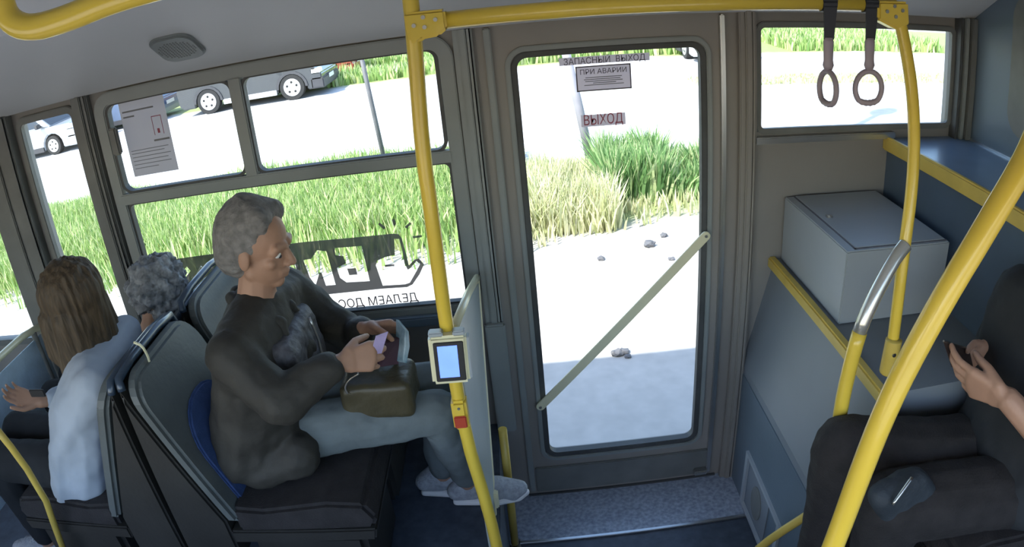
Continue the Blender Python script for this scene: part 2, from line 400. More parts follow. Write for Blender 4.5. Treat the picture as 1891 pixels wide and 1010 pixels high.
bx('sill', (-1.52, -.05, .93), (-.19, 0, .968), M['bluewall'], w1, .006)
w2 = wnd('window_2', 'narrow side window left of the dark pillar')
gasket('window_frame', -1.915, -1.648, 1.0, 1.935, .03, -.014, .012, M['dark'], w2, .02, .003); pane('pane', -1.93, -1.635, .99, 1.94, .026, w2)
w3 = wnd('window_3', 'window at the far left of the bus')
gasket('window_frame', -3.33, -2.2, 1.0, 1.92, .03, -.014, .012, M['dark'], w3, .02, .003); pane('pane', -3.35, -2.19, .99, 1.94, .026, w3)
w4 = wnd('window_4', 'small high window right of the door')
gasket('window_frame', .888, 1.712, 1.568, 1.93, .022, -.012, .01, M['dark'], w4, .015, .003); pane('pane', .875, 1.725, 1.555, 1.94, .026, w4)
bx('sill', (.86, -.03, 1.515), (1.45, 0, 1.54), M['alu'], w4, .004)
# pillars of the wall
def pillar(name, x0, x1, z0, z1, d, mat, label):
    bm = bmesh.new(); box(bm, (x0, -d, z0), (x1, 0, z1))
    xm = (x0+x1)/2; box(bm, (xm-.012, -d-.012, z0), (xm+.012, -d, z1)); box(bm, (x1-.022, -d-.008, z0), (x1-.006, -d, z1))
    return struct(link(name, bm, mat, bevel=.004), label)
pillar('trim_5', -1.625, -1.545, FZ, 1.99, .03, M['dark'], 'dark pillar between the side windows')
pillar('trim_6', -2.16, -1.96, FZ, 1.99, .05, M['dark'], 'wide dark pillar at the left')
pillar('trim_7', -.16, -.095, FZ, 1.99, .028, M['frame'], 'grey pillar between window and door')
pillar('trim_8', .80, .865, -.02, 2.0, .03, M['leaf'], 'grey jamb right of the door')
bx_ = bx('trim_9', (-.085, -.03, 2.01), (.80, 0, 2.07), M['leaf'], bevel=.006); struct(bx_, 'door header rail')

# door --------------------------------------------------------------
d1 = struct(thing('door_1', 'emergency exit door with a tall window', None, (.35, 0, 0)), 'emergency exit door with a tall window')
bm = bmesh.new()
X0, X1, Z0, Z1 = -.088, .803, -.012, 2.035
GX0, GX1, GZ0, GZ1 = .041, .664, .236, 1.868
ring(bm, rrect(X0, X1, Z0, Z1, .02), rrect(GX0-.012, GX1+.012, GZ0-.012, GZ1+.012, .045), .0, .05)
link('door_leaf', bm, M['leaf'], d1, bevel=.003)
gasket('glass_gasket', GX0, GX1, GZ0, GZ1, .022, -.008, .03, M['rubber'], d1, .035, .003)
gasket('glazing_bead', GX0-.022, GX1+.022, GZ0-.022, GZ1+.022, .018, -.012, .002, M['frame'], d1, .05, .003)
pane('pane', GX0-.01, GX1+.01, GZ0-.01, GZ1+.01, .026, d1)
bx('kick_plate', (-.03, -.012, .02), (.74, .002, .16), M['dark'], d1, .004)
bx('edge_profile', (.735, -.022, .03), (.752, .002, 1.98), M['alu'], d1, .004)
bx('edge_profile', (-.06, -.02, .03), (-.036, .002, 1.98), M['frame'], d1, .004)
bx('bottom_seal', (-.068, -.01, -.022), (.782, .03, .004), M['rubber'], d1)
hh = at(1292, 868, y=-.02)
bx('door_stop', (hh.x-.03, -.045, hh.z-.012), (hh.x+.03, -.01, hh.z+.012), M['steel'], d1, .005)
# diagonal guard bar across the glass
a, b = at(998, 752, y=-.035), at(1304, 436, y=-.035)
gb = thing('guard_bar', 'cream flat bar running diagonally across the door window', 'bar', a)
dv = (b-a).normalized(); nv = Vector((-dv.z, 0, dv.x))*.018
bm = bmesh.new(); 
pts = []
for c_, s in ((a, -1), (b, 1)):
    for k in range(7):
        an = math.radians(-90+30*k)
        pts.append(c_+dv*s*math.cos(an)*.016+nv*s*math.sin(an))
prism(bm, pts, (0, .008, 0)); link('bar', bm, M['cream'], gb, bevel=.0015)
screws('screw', [a+Vector((0, -.001, 0)), b+Vector((0, -.001, 0))], .006, .004, M['steel'], gb)
screws('mounting_stub', [a+Vector((0, .036, 0)), b+Vector((0, .036, 0))], .008, .03, M['steel'], gb)

# stickers on the door glass ---------------------------------------
YG = .02
def sheet(name, corners, mat, label, cat, y=YG):
    P = [at(px, py, y=y) for px, py in corners]
    x0 = (P[0].x+P[3].x)/2; x1 = (P[1].x+P[2].x)/2; z1 = (P[0].z+P[1].z)/2; z0 = (P[2].z+P[3].z)/2
    t = thing(name, label, cat, ((x0+x1)/2, y, z0))
    bx('sheet', (x0, y, z0), (x1, y+.001, z1), mat, t)
    return t, x0, x1, z0, z1
t, x0, x1, z0, z1 = sheet('sticker', [(1032, 109), (1199, 96), (1200, 110), (1033, 123)], M['paper'], 'long emergency exit sticker at the top of the door glass', 'sticker')
text('lettering', 'ЗАПАСНЫЙ  ВЫХОД', .03, M['ink'], t, ((x0+x1)/2, YG-.001, (z0+z1)/2), (1, 0, 0), (0, 0, 1), width=(x1-x0)*.9, bold=0)
t, x0, x1, z0, z1 = sheet('sticker', [(1062, 124), (1165, 116), (1166, 162), (1066, 171)], M['paper'], 'square instruction sticker with dark border below the long sticker', 'sticker')
bm = bmesh.new()
for q in ((x0, z0, x1, z0+.004), (x0, z1-.004, x1, z1), (x0, z0, x0+.004, z1), (x1-.004, z0, x1, z1)): box(bm, (q[0], YG-.001, q[1]), (q[2], YG, q[3]))
link('border', bm, M['ink'], t)
text('heading', 'ПРИ АВАРИИ', .024, M['ink'], t, ((x0+x1)/2, YG-.001, z1-.02), (1, 0, 0), (0, 0, 1), width=(x1-x0)*.84, bold=0)
ht = z1-z0
for k, (u0, u1) in enumerate(((.17, .83), (.14, .80), (.16, .84), (.3, .72), (.14, .86))):
    zz = z1-.042-k*(ht-.055)/5; bx('print_line', (x0+(x1-x0)*u0, YG-.0008, zz), (x0+(x1-x0)*u1, YG, zz+.0025), M['greyink'], t)
t, x0, x1, z0, z1 = sheet('sticker', [(1072, 214), (1154, 207), (1156, 228), (1075, 236)], M['paper'], 'exit sticker with reddish letters in the middle of the door glass', 'sticker')
text('lettering', 'ВЫХОД', .05, M['redink'], t, ((x0+x1)/2, YG-.001, (z0+z1)/2), (1, 0, 0), (0, 0, 1), width=(x1-x0)*.88, bold=0)
# notice on the sliding pane
t, x0, x1, z0, z1 = sheet('notice', [(221, 195), (299, 170), (330, 312), (247, 328)], M['posterp'], 'grey paper notice taped to the upper left window pane', 'notice', y=.016)
W = x1-x0; Hh = z1-z0
for u0, u1, v, h in ((.05, .75, .86, .006), (.05, .3, .79, .006), (.62, .96, .42, .007), (.06, .9, .34, .0025), (.06, .8, .3, .0025), (.06, .92, .25, .0025), (.06, .85, .2, .0025), (.06, .9, .15, .0025), (.06, .6, .1, .0025)):
    bx('print_line', (x0+W*u0, .0152, z0+Hh*v), (x0+W*u1, .016, z0+Hh*v+h), M['greyink'], t)
bm = bmesh.new()
for q in ((.66, .5, .67, .74), (.86, .5, .87, .74), (.66, .74, .87, .75), (.74, .52, .79, .58)): box(bm, (x0+W*q[0], .0152, z0+Hh*q[1]), (x0+W*q[2], .016, z0+Hh*q[3]))
link('pictogram', bm, M['redink'], t)

# decal on the big pane --------------------------------------------
def flat2d(name, loops, mat, parent, y):
    cu = bpy.data.curves.new(name, 'CURVE'); cu.dimensions = '2D'; cu.fill_mode = 'BOTH'; cu.extrude = .0004
    for lp in loops:
        sp = cu.splines.new('POLY'); sp.points.add(len(lp)-1)
        for q, (px, py) in zip(sp.points, lp):
            v = at(px, py, y=y); q.co = (v.x, v.z, 0, 1)
        sp.use_cyclic_u = True
    t = bpy.data.objects.new('s', cu); C.objects.link(t); bpy.context.view_layer.update()
    me = bpy.data.meshes.new_from_object(t.evaluated_get(bpy.context.evaluated_depsgraph_get())); bpy.data.objects.remove(t)
    for v in me.vertices: v.co = Vector((v.co.x, y-v.co.z, v.co.y))
    me.materials.clear(); me.materials.append(mat); me.name = name
    o = bpy.data.objects.new(name, me); C.objects.link(o)
    if parent: o.parent = parent; o.matrix_parent_inverse = Matrix.Translation(root_loc(parent)).inverted()
    return o
YD = .018
dc = thing('window_decal', 'grey outline graphic with mirrored lettering stuck on the big window pane', 'decal', at(700, 540, y=YD))
outer = [(296, 482), (400, 468), (560, 447), (650, 439), (726, 431.5), (736, 432.5), (742, 440), (748, 462), (755, 490), (766, 479), (774, 477.5), (783, 488), (775, 506), (762, 525), (752, 530), (706, 533), (600, 544), (400, 566), (312, 575)]
h1 = [(737, 441), (742, 459), (747, 486), (753, 498), (758, 495), (769, 482), (776, 487), (770, 499), (757, 522), (748, 525), (707, 527.5), (694, 490), (697, 481), (713, 474), (729, 471), (728, 441)]
h2 = [(618, 458), (668, 454), (683, 519), (640, 521.5), (628, 513), (622, 495), (639, 486), (634, 473), (619, 471)]
h3 = [(585, 462), (603, 464), (620, 526), (602, 527.5), (594, 504), (590, 503), (583, 527), (572, 512), (560, 480), (575, 478)]
h4 = [(345, 492), (334, 505), (343, 512), (352, 500)]
h5 = [(400, 486), (470, 478), (490, 536), (420, 545)]; h6 = [(500, 474), (540, 468), (556, 528), (512, 534)]
flat2d('outline_shape', [outer, h1, h2, h3, h4, h5, h6], M['decal'], dc, YD)
for q in ([(698, 414), (701, 411), (712, 420), (709, 424)], [(724, 405), (729, 405), (731, 414), (727, 417)], [(747, 419), (757, 410), (760, 413), (751, 422)], [(762, 436), (779, 434), (779, 438), (763, 440)], [(711, 489), (728, 488), (728, 491), (711, 493)], [(641, 496), (657, 495), (660, 507), (645, 508)]):
    flat2d('tick', [q], M['decal'], dc, YD)
p0, p1 = at(772, 549, y=YD), at(626, 563, y=YD)
text('lettering', 'ДЕЛАЕМ ДОС', .05, M['ink'], dc, (p0+p1)/2+Vector((0, -.001, 0)), (p0-p1), (0, 0, 1), mirror=True, width=(p0-p1).length)

# bulkhead on the right --------------------------------------------
XB, ZB = .967, 1.05
bm = bmesh.new(); YE = -.93
prism(bm, [(.86, 0, -.06), (.86, 0, .597), (XB, 0, ZB), (1.432, 0, ZB), (1.432, 0, -.06)], (0, YE, 0))
wf = struct(link('wall_front', bm, M['slope']), 'grey stepped bulkhead right of the door')
o = bx('blue_lower_panel', (.856, YE+.002, -.01), (.8605, -.02, .56), M['bluewall'], wf)
struct(bx('trim_10', (1.432, YE, -.06), (1.80, 0, 1.495), M['bluedark']), 'dark blue upper bulkhead step')
struct(bx('trim_11', (1.425, YE, 1.495), (1.80, 0, 1.512), M['blueshelf'], bevel=.002), 'blue shelf under the small window')
struct(bx('wall_right', (1.80, -1.35, 1.50), (1.84, 0, 2.36), M['bluewall']), 'blue grey wall panel at the right')
struct(bx('wall_partition', (1.84, YN, -.06), (1.88, 0, 2.36), M['bluedark']))
struct(bx('trim_12', (1.792, -1.30, 1.512), (1.80, -.03, 1.52), M['alu']), 'pale strip at the back of the blue shelf')
for k, (x_, w_, mm) in enumerate(((1.728, .014, 'rubber'), (1.748, .016, 'frame'), (1.772, .026, 'dark'))):
    struct(bx('trim_%d' % (13+k), (x_, -.05-.01*k, 1.512), (x_+w_, 0, 1.99), M[mm], bevel=.003))
# dark rounded hatch on the right wall
yy = [at(1868, 120, x=1.795).y, at(1891, 120, x=1.795).y]
bm = bmesh.new(); op = rrect(-1.15, yy[0], 1.60, 2.12, .1)
prism(bm, [(1.80, a_, b_) for a_, b_ in op], (-.012, 0, 0)); hp = tag(link('wall_hatch', bm, M['dark'], bevel=.003), 'dark rounded panel on the blue grey wall at the right edge', 'panel')
# yellow edge trims
tag(pr('edge_rail', [(XB-.028, 0, ZB-.03), (XB+.004, 0, ZB-.03), (XB+.004, 0, ZB+.014), (XB-.028, 0, ZB+.014)], (0, YE, 0), M['yellow2'], bevel=.006), 'yellow edge rail of the ledge below the white box', 'rail')
tag(pr('edge_rail', [(1.408, 0, 1.468), (1.431, 0, 1.468), (1.431, 0, 1.522), (1.408, 0, 1.522)], (0, YE, 0), M['yellow2'], bevel=.006), 'yellow edge rail along the front of the blue shelf', 'rail')
# vent frame low on the bulkhead
vt = thing('vent_cover', 'silver framed vent cover with a dark oval, low on the bulkhead beside the step', 'vent', (.85, -.42, .0))
V = [(.853, -.205, .29), (.853, -.205, .005), (.853, -.52, .005), (.853, -.64, .27)]
def frame3(bm, V, wd, off):
    V = [Vector(v) for v in V]; c = sum(V, Vector())/4
    I = [v+(c-v).normalized()*wd for v in V]
    for i in range(4):
        j = (i+1) % 4; prism(bm, [V[i], V[j], I[j], I[i]], off)
V = [(.856, -.205, .29), (.856, -.205, .005), (.856, -.64, .005), (.856, -.64, .27)]
bm = bmesh.new(); frame3(bm, V, .03, (-.012, 0, 0)); link('vent_frame', bm, M['white'], vt)
bm = bmesh.new(); prism(bm, [(.8555, -.25, .25), (.8555, -.25, .04), (.8555, -.5, .04), (.8555, -.5, .25)], (-.004, 0, 0)); link('vent_plate', bm, M['slope'], vt)
bm = bmesh.new(); prism(bm, [(.851, -.375+.06*math.cos(k*PI/10), .145+.08*math.sin(k*PI/10)) for k in range(20)], (-.003, 0, 0)); link('oval_opening', bm, M['dark'], vt)

# speaker grille on the duct
g0 = at(328, 86, y=-.2)
nd = Vector((0, -.27, -.445)).normalized()      # outward from the duct slope
ud = Vector((0, -.445, .27)).normalized()
tt = (Vector((0, -.055, 2.0))-g0).dot(nd)
# intersect viewing line with the duct slope
dd = (g0-CAM).normalized(); g0 = CAM+dd*((Vector((0, -.055, 2.0))-CAM).dot(nd)/dd.dot(nd))
sg = thing('speaker_grille', 'dark rounded speaker grille on the light grey duct', 'speaker', g0)
bm = bmesh.new()
for k, (s_, o0, o1) in enumerate(((1, 0, .008), (.93, .008, .013))):
    prism(bm, [g0+nd*o0+Vector((1, 0, 0))*(q[0]*s_)+ud*(q[1]*s_) for q in rrect(-.08, .08, -.088, .088, .05)], nd*(o1-o0))
link('grille', bm, M['frame'], sg, bevel=.002)
bm = bmesh.new()
for i in range(-6, 7):
    for j in range(-5, 6):
        if (i/6.5)**2+(j/5.5)**2 < .95: 
            p = g0+nd*.0128+Vector((i*.0105, 0, 0))+ud*(j*.0105); tube(bm, [p, p+nd*.0012], .003, 6)
tag(link('perforations', bm, M['dark'], sg), kind='stuff')

# ================================================================== RAILS
R = .0175
YP = -.76
def polept(px, py, y=YP): return at(px, py, y=y)
# middle pole
mp = thing('handrail_pole', 'vertical yellow pole in the middle carrying the blue screen', 'pole', (-.2, YP, FZ))
P = [(polept(760, 12)), polept(767, 99), polept(781, 285), polept(797, 396), polept(823, 595), polept(857, 795), polept(903, 945)]
pts = [Vector((P[0].x, YP, 2.36))]+[Vector((p.x, YP, p.z)) for p in P]+[Vector((P[-1].x+.01, YP, FZ))]
tb('pole', pts, .0185, M['yellow'], mp, 1, 20)
bx('foot_flange', (pts[-1].x-.04, YP-.04, FZ), (pts[-1].x+.04, YP+.04, FZ+.012), M['steel'], mp, .004)
# overhead bar between the poles
b0 = at(815, 40, y=YP); b1 = at(1650, 14, y=YP)
zb = 2.063
ob = thing('overhead_handrail', 'horizontal yellow bar above the door with two hanging straps', 'bar', (.4, YP, zb))
tb('bar', [(b0.x-.06, YP, zb), (b1.x, YP, zb)], .0195, M['yellow'], ob, 0, 20)
# clamp joints
jc = at(782, 42, y=YP-.028)
jt = link('joint_clamp', (lambda bm: (prism(bm, [(jc.x+q[0], YP-.026, jc.z+q[1]) for q in [(-.042, .026), (.048, .024), (.05, -.02), (.03, -.034), (-.008, -.037), (-.02, -.045), (-.038, -.04)]], (0, .052, 0)), bm)[1])(bmesh.new()), M['yellow'], ob, bevel=.006)
screws('bolt', [(jc.x+q[0], YP-.026, jc.z+q[1]) for q in ((-.022, -.004), (0, .012), (.001, -.010), (.026, .004))], .0048, .003, M['steel'], ob)
jr = at(1655, 22, y=YP-.028)
link('joint_clamp', (lambda bm: (prism(bm, [(jr.x+q[0], YP-.026, jr.z+q[1]) for q in [(-.05, .024), (.04, .026), (.044, -.034), (.01, -.046), (-.03, -.03), (-.05, -.022)]], (0, .052, 0)), bm)[1])(bmesh.new()), M['yellow'], ob, bevel=.006)
screws('bolt', [(jr.x+q[0], YP-.026, jr.z+q[1]) for q in ((-.026, .0), (-.004, .014), (0, -.012), (.02, .004))], .0048, .003, M['steel'], ob)
# right pole
rp = thing('handrail_pole', 'bent yellow pole to the right of the straps, in front of the white box', 'pole', (.967, -.9, ZB))
rpts = [at(1660, 30, y=-.765), at(1683, 150, y=-.79), at(1689, 250, y=-.82), at(1684, 350, y=-.85), at(1671, 450, y=-.88), at(1661, 530, y=-.895), at(1646, 650, y=-.905)]
tb('pole', rpts, .0165, M['yellow'], rp, 2, 20)
e_ = rpts[-1]
bm = bmesh.new(); tube(bm, smooth_path([e_+Vector((-.006, -.01, .045)), e_+Vector((-.008, -.012, .0)), e_+Vector((0, 0, -.06))], 2), .024, 14); link('clamp', bm, M['yellow2'], rp, smooth=True)
screws('bolt', [e_+Vector((-.012, -.03, .012))], .006, .006, M['steel'], rp)
# curved grab tube from the pole down to the seat
gt = thing('grab_rail', 'curved grab tube, silver above and yellow below, branching off the right pole', 'rail', at(1545, 760, y=-.98))
gp = [at(1672, 452, y=-.885), at(1650, 480, y=-.90), at(1603, 568, y=-.93), at(1578, 640, y=-.94), at(1552, 750, y=-.95), at(1545, 830, y=-.95), at(1541, 900, y=-.95)]
gp.append(Vector((gp[-1].x, gp[-1].y, FZ)))
gs = smooth_path(gp, 2); k = len(gs)*2//5
bm = bmesh.new(); tube(bm, gs[:k+1], .0195, 18); link('upper_section', bm, M['silver'], gt, smooth=True)
bm = bmesh.new(); tube(bm, gs[k:], .0205, 18); link('lower_section', bm, M['yellow'], gt, smooth=True)
# big near pole
bp = thing('handrail_pole', 'thick yellow pole close to the camera crossing the right side diagonally', 'pole', (.4, -1.58, FZ))
YB = -1.58
bpt = [at(px_, py_, y=YB) for px_, py_ in ((1920, 235), (1892, 300), (1835, 395), (1738, 555), (1655, 710), (1598, 845), (1538, 1010))]
ext = bpt[-1]+(bpt[-1]-bpt[-2]).normalized()*.30; ext.z = max(ext.z, FZ+.3)
top = bpt[0]+(bpt[0]-bpt[1]).normalized()*.5
bm = bmesh.new(); tube(bm, smooth_path([top]+bpt+[ext, Vector((ext.x-.03, ext.y, LZ))], 2), .0195, 20); link('pole', bm, M['yellow'], bp, smooth=True)
# low rail behind the front seat
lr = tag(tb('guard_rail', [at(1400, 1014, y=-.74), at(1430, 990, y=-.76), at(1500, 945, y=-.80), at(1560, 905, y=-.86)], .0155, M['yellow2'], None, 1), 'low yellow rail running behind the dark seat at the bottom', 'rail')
# ceiling rail loop in the top left corner
cl = [at(px_, py_, y=-1.5) for px_, py_ in ((420, -60), (300, -28), (205, 0), (120, 36), (55, 54), (16, 38), (2, 0), (-4, -45), (0, -90))]
tag(tb('ceiling_handrail', cl, .0185, M['yellow'], None, 2, 20), 'yellow ceiling handrail with a rounded bend in the upper left corner', 'rail')

# hanging straps
def strap(px, label, ang, x_off):
    c = at(px[0], px[1], y=YP)       # centre of the ring
    X = c.x; t = thing('hanging_strap', label, 'strap', (X, YP, c.z-.06), 'hanging straps on the overhead bar')
    gz = at(px[0], 110, y=YP).z
    bm = bmesh.new()
    pts = [(X-.018, YP-.021, zb+.01), (X+.02, YP-.021, zb+.01), (X+.014, YP-.01, gz+.05), (X-.012, YP-.01, gz+.05)]
    prism(bm, pts, (0, .004, 0)); link('webbing', bm, M['black'], t)
    bm = bmesh.new(); rr = []
    for k in range(25):
        a = 2*PI*k/24; rr.append(Vector((X+.0205*math.cos(a), YP+.0205*math.sin(a), zb)))
    bm2 = bm
    for s in range(24):
        p, q = rr[s], rr[s+1]; 
        n1 = (p-Vector((X, YP, zb))); n2 = (q-Vector((X, YP, zb)))
    # loop of webbing around the bar
    segs = [(math.cos(2*PI*k/20)*.0215, math.sin(2*PI*k/20)*.0215) for k in range(20)]; ins = [(a_*.86, b_*.86) for a_, b_ in segs]
    vo = [[bm.verts.new((X+dx_, YP+p[0], zb+p[1])) for p in segs] for dx_ in (-.019, .019)]; vi = [[bm.verts.new((X+dx_, YP+p[0], zb+p[1])) for p in ins] for dx_ in (-.019, .019)]
    for k in range(20):
        j = (k+1) % 20
        bm.faces.new((vo[0][k], vo[0][j], vo[1][j], vo[1][k])); bm.faces.new((vi[0][k], vi[1][k], vi[1][j], vi[0][j]))
        bm.faces.new((vo[0][k], vi[0][k], vi[0][j], vo[0][j])); bm.faces.new((vo[1][k], vo[1][j], vi[1][j], vi[1][k]))
    link('bar_loop', bm, M['black'], t)
    # grip sleeve
    sl = [Vector((X, YP-.008, gz+.055)), Vector((X, YP-.008, gz+.045)), Vector((X, YP-.008, gz)), Vector((X, YP-.008, c.z+.058)), Vector((X, YP-.008, c.z+.045))]
    bm = bmesh.new(); tube(bm, sl, [.011, .0145, .013, .0155, .010], 12)
    for v in bm.verts: v.co.y = YP-.008+(v.co.y-YP+.008)*.6
    link('sleeve', bm, M['handle'], t, smooth=True)
    # ring
    bm = bmesh.new(); ca, sa = math.cos(ang), math.sin(ang); N = 40; ring_ = []
    for k in range(N):
        a = 2*PI*k/N; u = math.cos(a)*.037; v = math.sin(a)*.043
        if v < -.030: v = -.030-(abs(v)-.030)*.55
        ring_.append(Vector((c.x+u*ca, YP-.008+u*sa, c.z+v)))
    RR = []
    for k in range(N):
        tn = (ring_[(k+1) % N]-ring_[k-1]).normalized(); nn = Vector((-sa, ca, 0)); bn = tn.cross(nn)
        rad = .0072+(.0012*(k % 2) if 26 < k < 35 else 0)
        RR.append([bm.verts.new(ring_[k]+rad*(math.cos(2*PI*j/10)*nn+math.sin(2*PI*j/10)*bn)) for j in range(10)])
    for k in range(N):
        A, B = RR[k], RR[(k+1) % N]
        for j in range(10): bm.faces.new((A[j], A[(j+1) % 10], B[(j+1) % 10], B[j]))
    link('ring', bm, M['handle'], t, smooth=True)
M['handle'] = pm('grey_handle_plastic', (.36, .3, .32), .4, var=.08)
strap((1526, 163), 'left hanging strap, its grey ring turned almost edge-on', math.radians(98), 0)
strap((1601, 162), 'right hanging strap, its grey ring turned towards the view', math.radians(-6), 0)

# validator with screen
vc = at(830, 662, y=YP-.045)
vd = thing('ticket_validator', 'cream box with a glowing blue screen clamped to the middle pole', 'validator', (vc.x, YP-.03, vc.z-.08))
rot = Matrix.Translation(vc) @ Matrix.Rotation(math.radians(3), 4, 'Z') @ Matrix.Rotation(math.radians(-8), 4, 'X') @ Matrix.Rotation(math.radians(2), 4, 'Y')
def rbx(name, lo, hi, mat, parent, mtx, bevel=0):
    bm = bmesh.new(); box(bm, lo, hi, mtx); return link(name, bm, mat, parent, bevel=bevel)
HW, HH = .049, .066
rbx('housing', (-HW, -.015, -HH), (HW, .03, HH), M['cream'], vd, rot, .008)
rbx('bezel', (-HW+.012, -.018, -HH+.010), (HW-.010, -.0145, HH-.014), M['black'], vd, rot, .002)
rbx('screen', (-HW+.022, -.0195, -HH+.022), (HW-.026, -.0178, HH-.024), M['screen'], vd, rot)
rbx('side_strip', (HW-.001, -.012, -HH+.012), (HW+.006, .022, HH-.006), M['white'], vd, rot, .002)
rbx('clip', (-HW+.002, -.010, HH-.003), (-.010, .024, HH+.010), M['white'], vd, rot, .003)
rbx('clip', (.014, -.010, HH-.003), (HW-.004, .024, HH+.010), M['white'], vd, rot, .003)
# stop button
sc_ = at(851, 776, y=YP-.026)
sb = thing('stop_button', 'red push button in a yellow housing on the middle pole, below the screen', 'button', (sc_.x, YP-.02, sc_.z-.06))
bx('housing', (sc_.x-.021, YP-.03, sc_.z-.034), (sc_.x+.021, YP+.02, sc_.z+.062), M['yellow'], sb, .008)
bx('button', (sc_.x-.017, YP-.036, sc_.z-.022), (sc_.x+.017, YP-.029, sc_.z+.018), M['red'], sb, .003)
screws('screw', [(sc_.x, YP-.029, sc_.z+.042)], .004, .003, M['dark'], sb)

# partition between the man and the stairs
pt_ = thing('partition_panel', 'frosted panel with cream tube frame between the middle pole and the stair well', 'partition', (-.17, -.6, .5))
XPp = -.17
ntop = at(853, 612, y=-.735); fy = at(882, 512, x=XPp)
fp = Vector((XPp, max(fy.y, -.33) if fy.y > -.33 else fy.y, 0))
far = [at(882, 512, y=-.06), at(893, 600, y=-.15), at(905, 690, y=-.25), at(914, 790, y=-.36), at(917, 880, y=-.46), at(919, 960, y=-.55)]
far = [Vector((XPp-.012*i/5, p.y, p.z)) for i, p in enumerate(far)]
pq = [Vector((-.195, -.735, ntop.z)), far[0]+Vector((0, 0, -.02))]+far[1:]+[Vector((-.195, -.735, far[-1].z))]
bm = bmesh.new(); prism(bm, pq, (.006, 0, 0)); link('panel', bm, M['frost'], pt_)
tb('top_tube', [Vector((-.195, -.74, ntop.z+.012)), Vector((-.18, -.4, (ntop.z+far[0].z)/2+.02)), far[0]+Vector((0, 0, 0))], .012, M['cream'], pt_, 0)
tb('side_tube', far, .010, M['cream'], pt_, 1)
for q in ((915, 775), (916, 870)):
    c_ = at(q[0], q[1], x=XPp); c_ = min(far, key=lambda f_: abs(f_.z-c_.z)) if False else c_
    zc = c_.z; 
    for f0, f1 in zip(far, far[1:]):
        if f1.z <= zc <= f0.z: c_ = f0.lerp(f1, (f0.z-zc)/(f0.z-f1.z))
    bx('clamp', (c_.x-.012, c_.y-.018, c_.z-.028), (c_.x+.02, c_.y+.014, c_.z+.028), M['cream'], pt_, .005)
ps = thing('stair_post', 'short yellow post standing in the stair well behind the shoe', 'post', (-.06, -.30, -.012))
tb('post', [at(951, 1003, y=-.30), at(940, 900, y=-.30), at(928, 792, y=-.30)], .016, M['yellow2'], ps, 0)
bx('foot', (-.157, -.33, -.012), (-.115, -.27, .0), M['steel'], ps, .003)
# grey upright housing beside the door jamb
h0 = at(905, 595, y=-.03); h1_ = at(940, 790, y=-.03)
tag(bx('jamb_housing', (h0.x-.02, -.06, h1_.z), (h0.x+.055, -.031, h0.z), M['frame'], None, .006), 'grey upright cover strip on the wall between partition and door', 'cover')

# left partition
lp = thing('partition_panel', 'pale blue partition panel under a yellow rail at the left edge', 'partition', (-2.13, -.6, FZ))
bm = bmesh.new(); prism(bm, [(-2.135, -.06, .62), (-2.135, -.06, 1.04), (-2.135, -1.15, 1.05), (-2.135, -1.15, .62)], (.01, 0, 0)); link('panel', bm, M['lightblue'], lp, bevel=.003)
tb('top_rail', [(-2.13, -.02, 1.02), (-2.13, -.07, 1.09), (-2.13, -.5, 1.10), (-2.13, -1.2, 1.09)], .016, M['cream'], lp, 1)
tb('upright', [(-2.13, -.10, 1.08), (-2.13, -.10, FZ)], .014, M['dark'], lp, 0)
tb('upright', [(-2.13, -1.16, 1.09), (-2.13, -1.16, FZ)], .014, M['yellow'], lp, 0)
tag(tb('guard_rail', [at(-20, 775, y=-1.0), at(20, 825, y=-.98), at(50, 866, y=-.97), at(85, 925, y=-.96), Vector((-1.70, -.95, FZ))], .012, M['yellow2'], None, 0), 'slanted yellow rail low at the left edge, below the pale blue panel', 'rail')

# white box on the ledge
wb = thing('white_box', 'white metal box with a lock standing on the grey ledge', 'box', (1.19, -.27, ZB+.014))
zb0 = ZB+.001
bx('body', (.99, -.535, zb0), (1.392, -.012, 1.305), M['white'], wb, .004)
bx('lid', (1.03, -.515, 1.305), (1.382, -.02, 1.309), M['white'], wb, .0015)
bm = bmesh.new(); box(bm, (1.024, -.521, 1.3045), (1.388, -.515, 1.307)); box(bm, (1.024, -.521, 1.3045), (1.030, -.016, 1.307)); link('lid_gap', bm, M['groove'], wb)
lk = at(1531, 400, z=1.309); bm = bmesh.new(); tube(bm, [lk, lk+Vector((0, 0, .004))], .013, 16); tube(bm, [lk+Vector((0, 0, .004)), lk+Vector((0, 0, .006))], .006, 12); link('lock', bm, M['steel'], wb)
lk = at(1522, 411, z=1.3095)

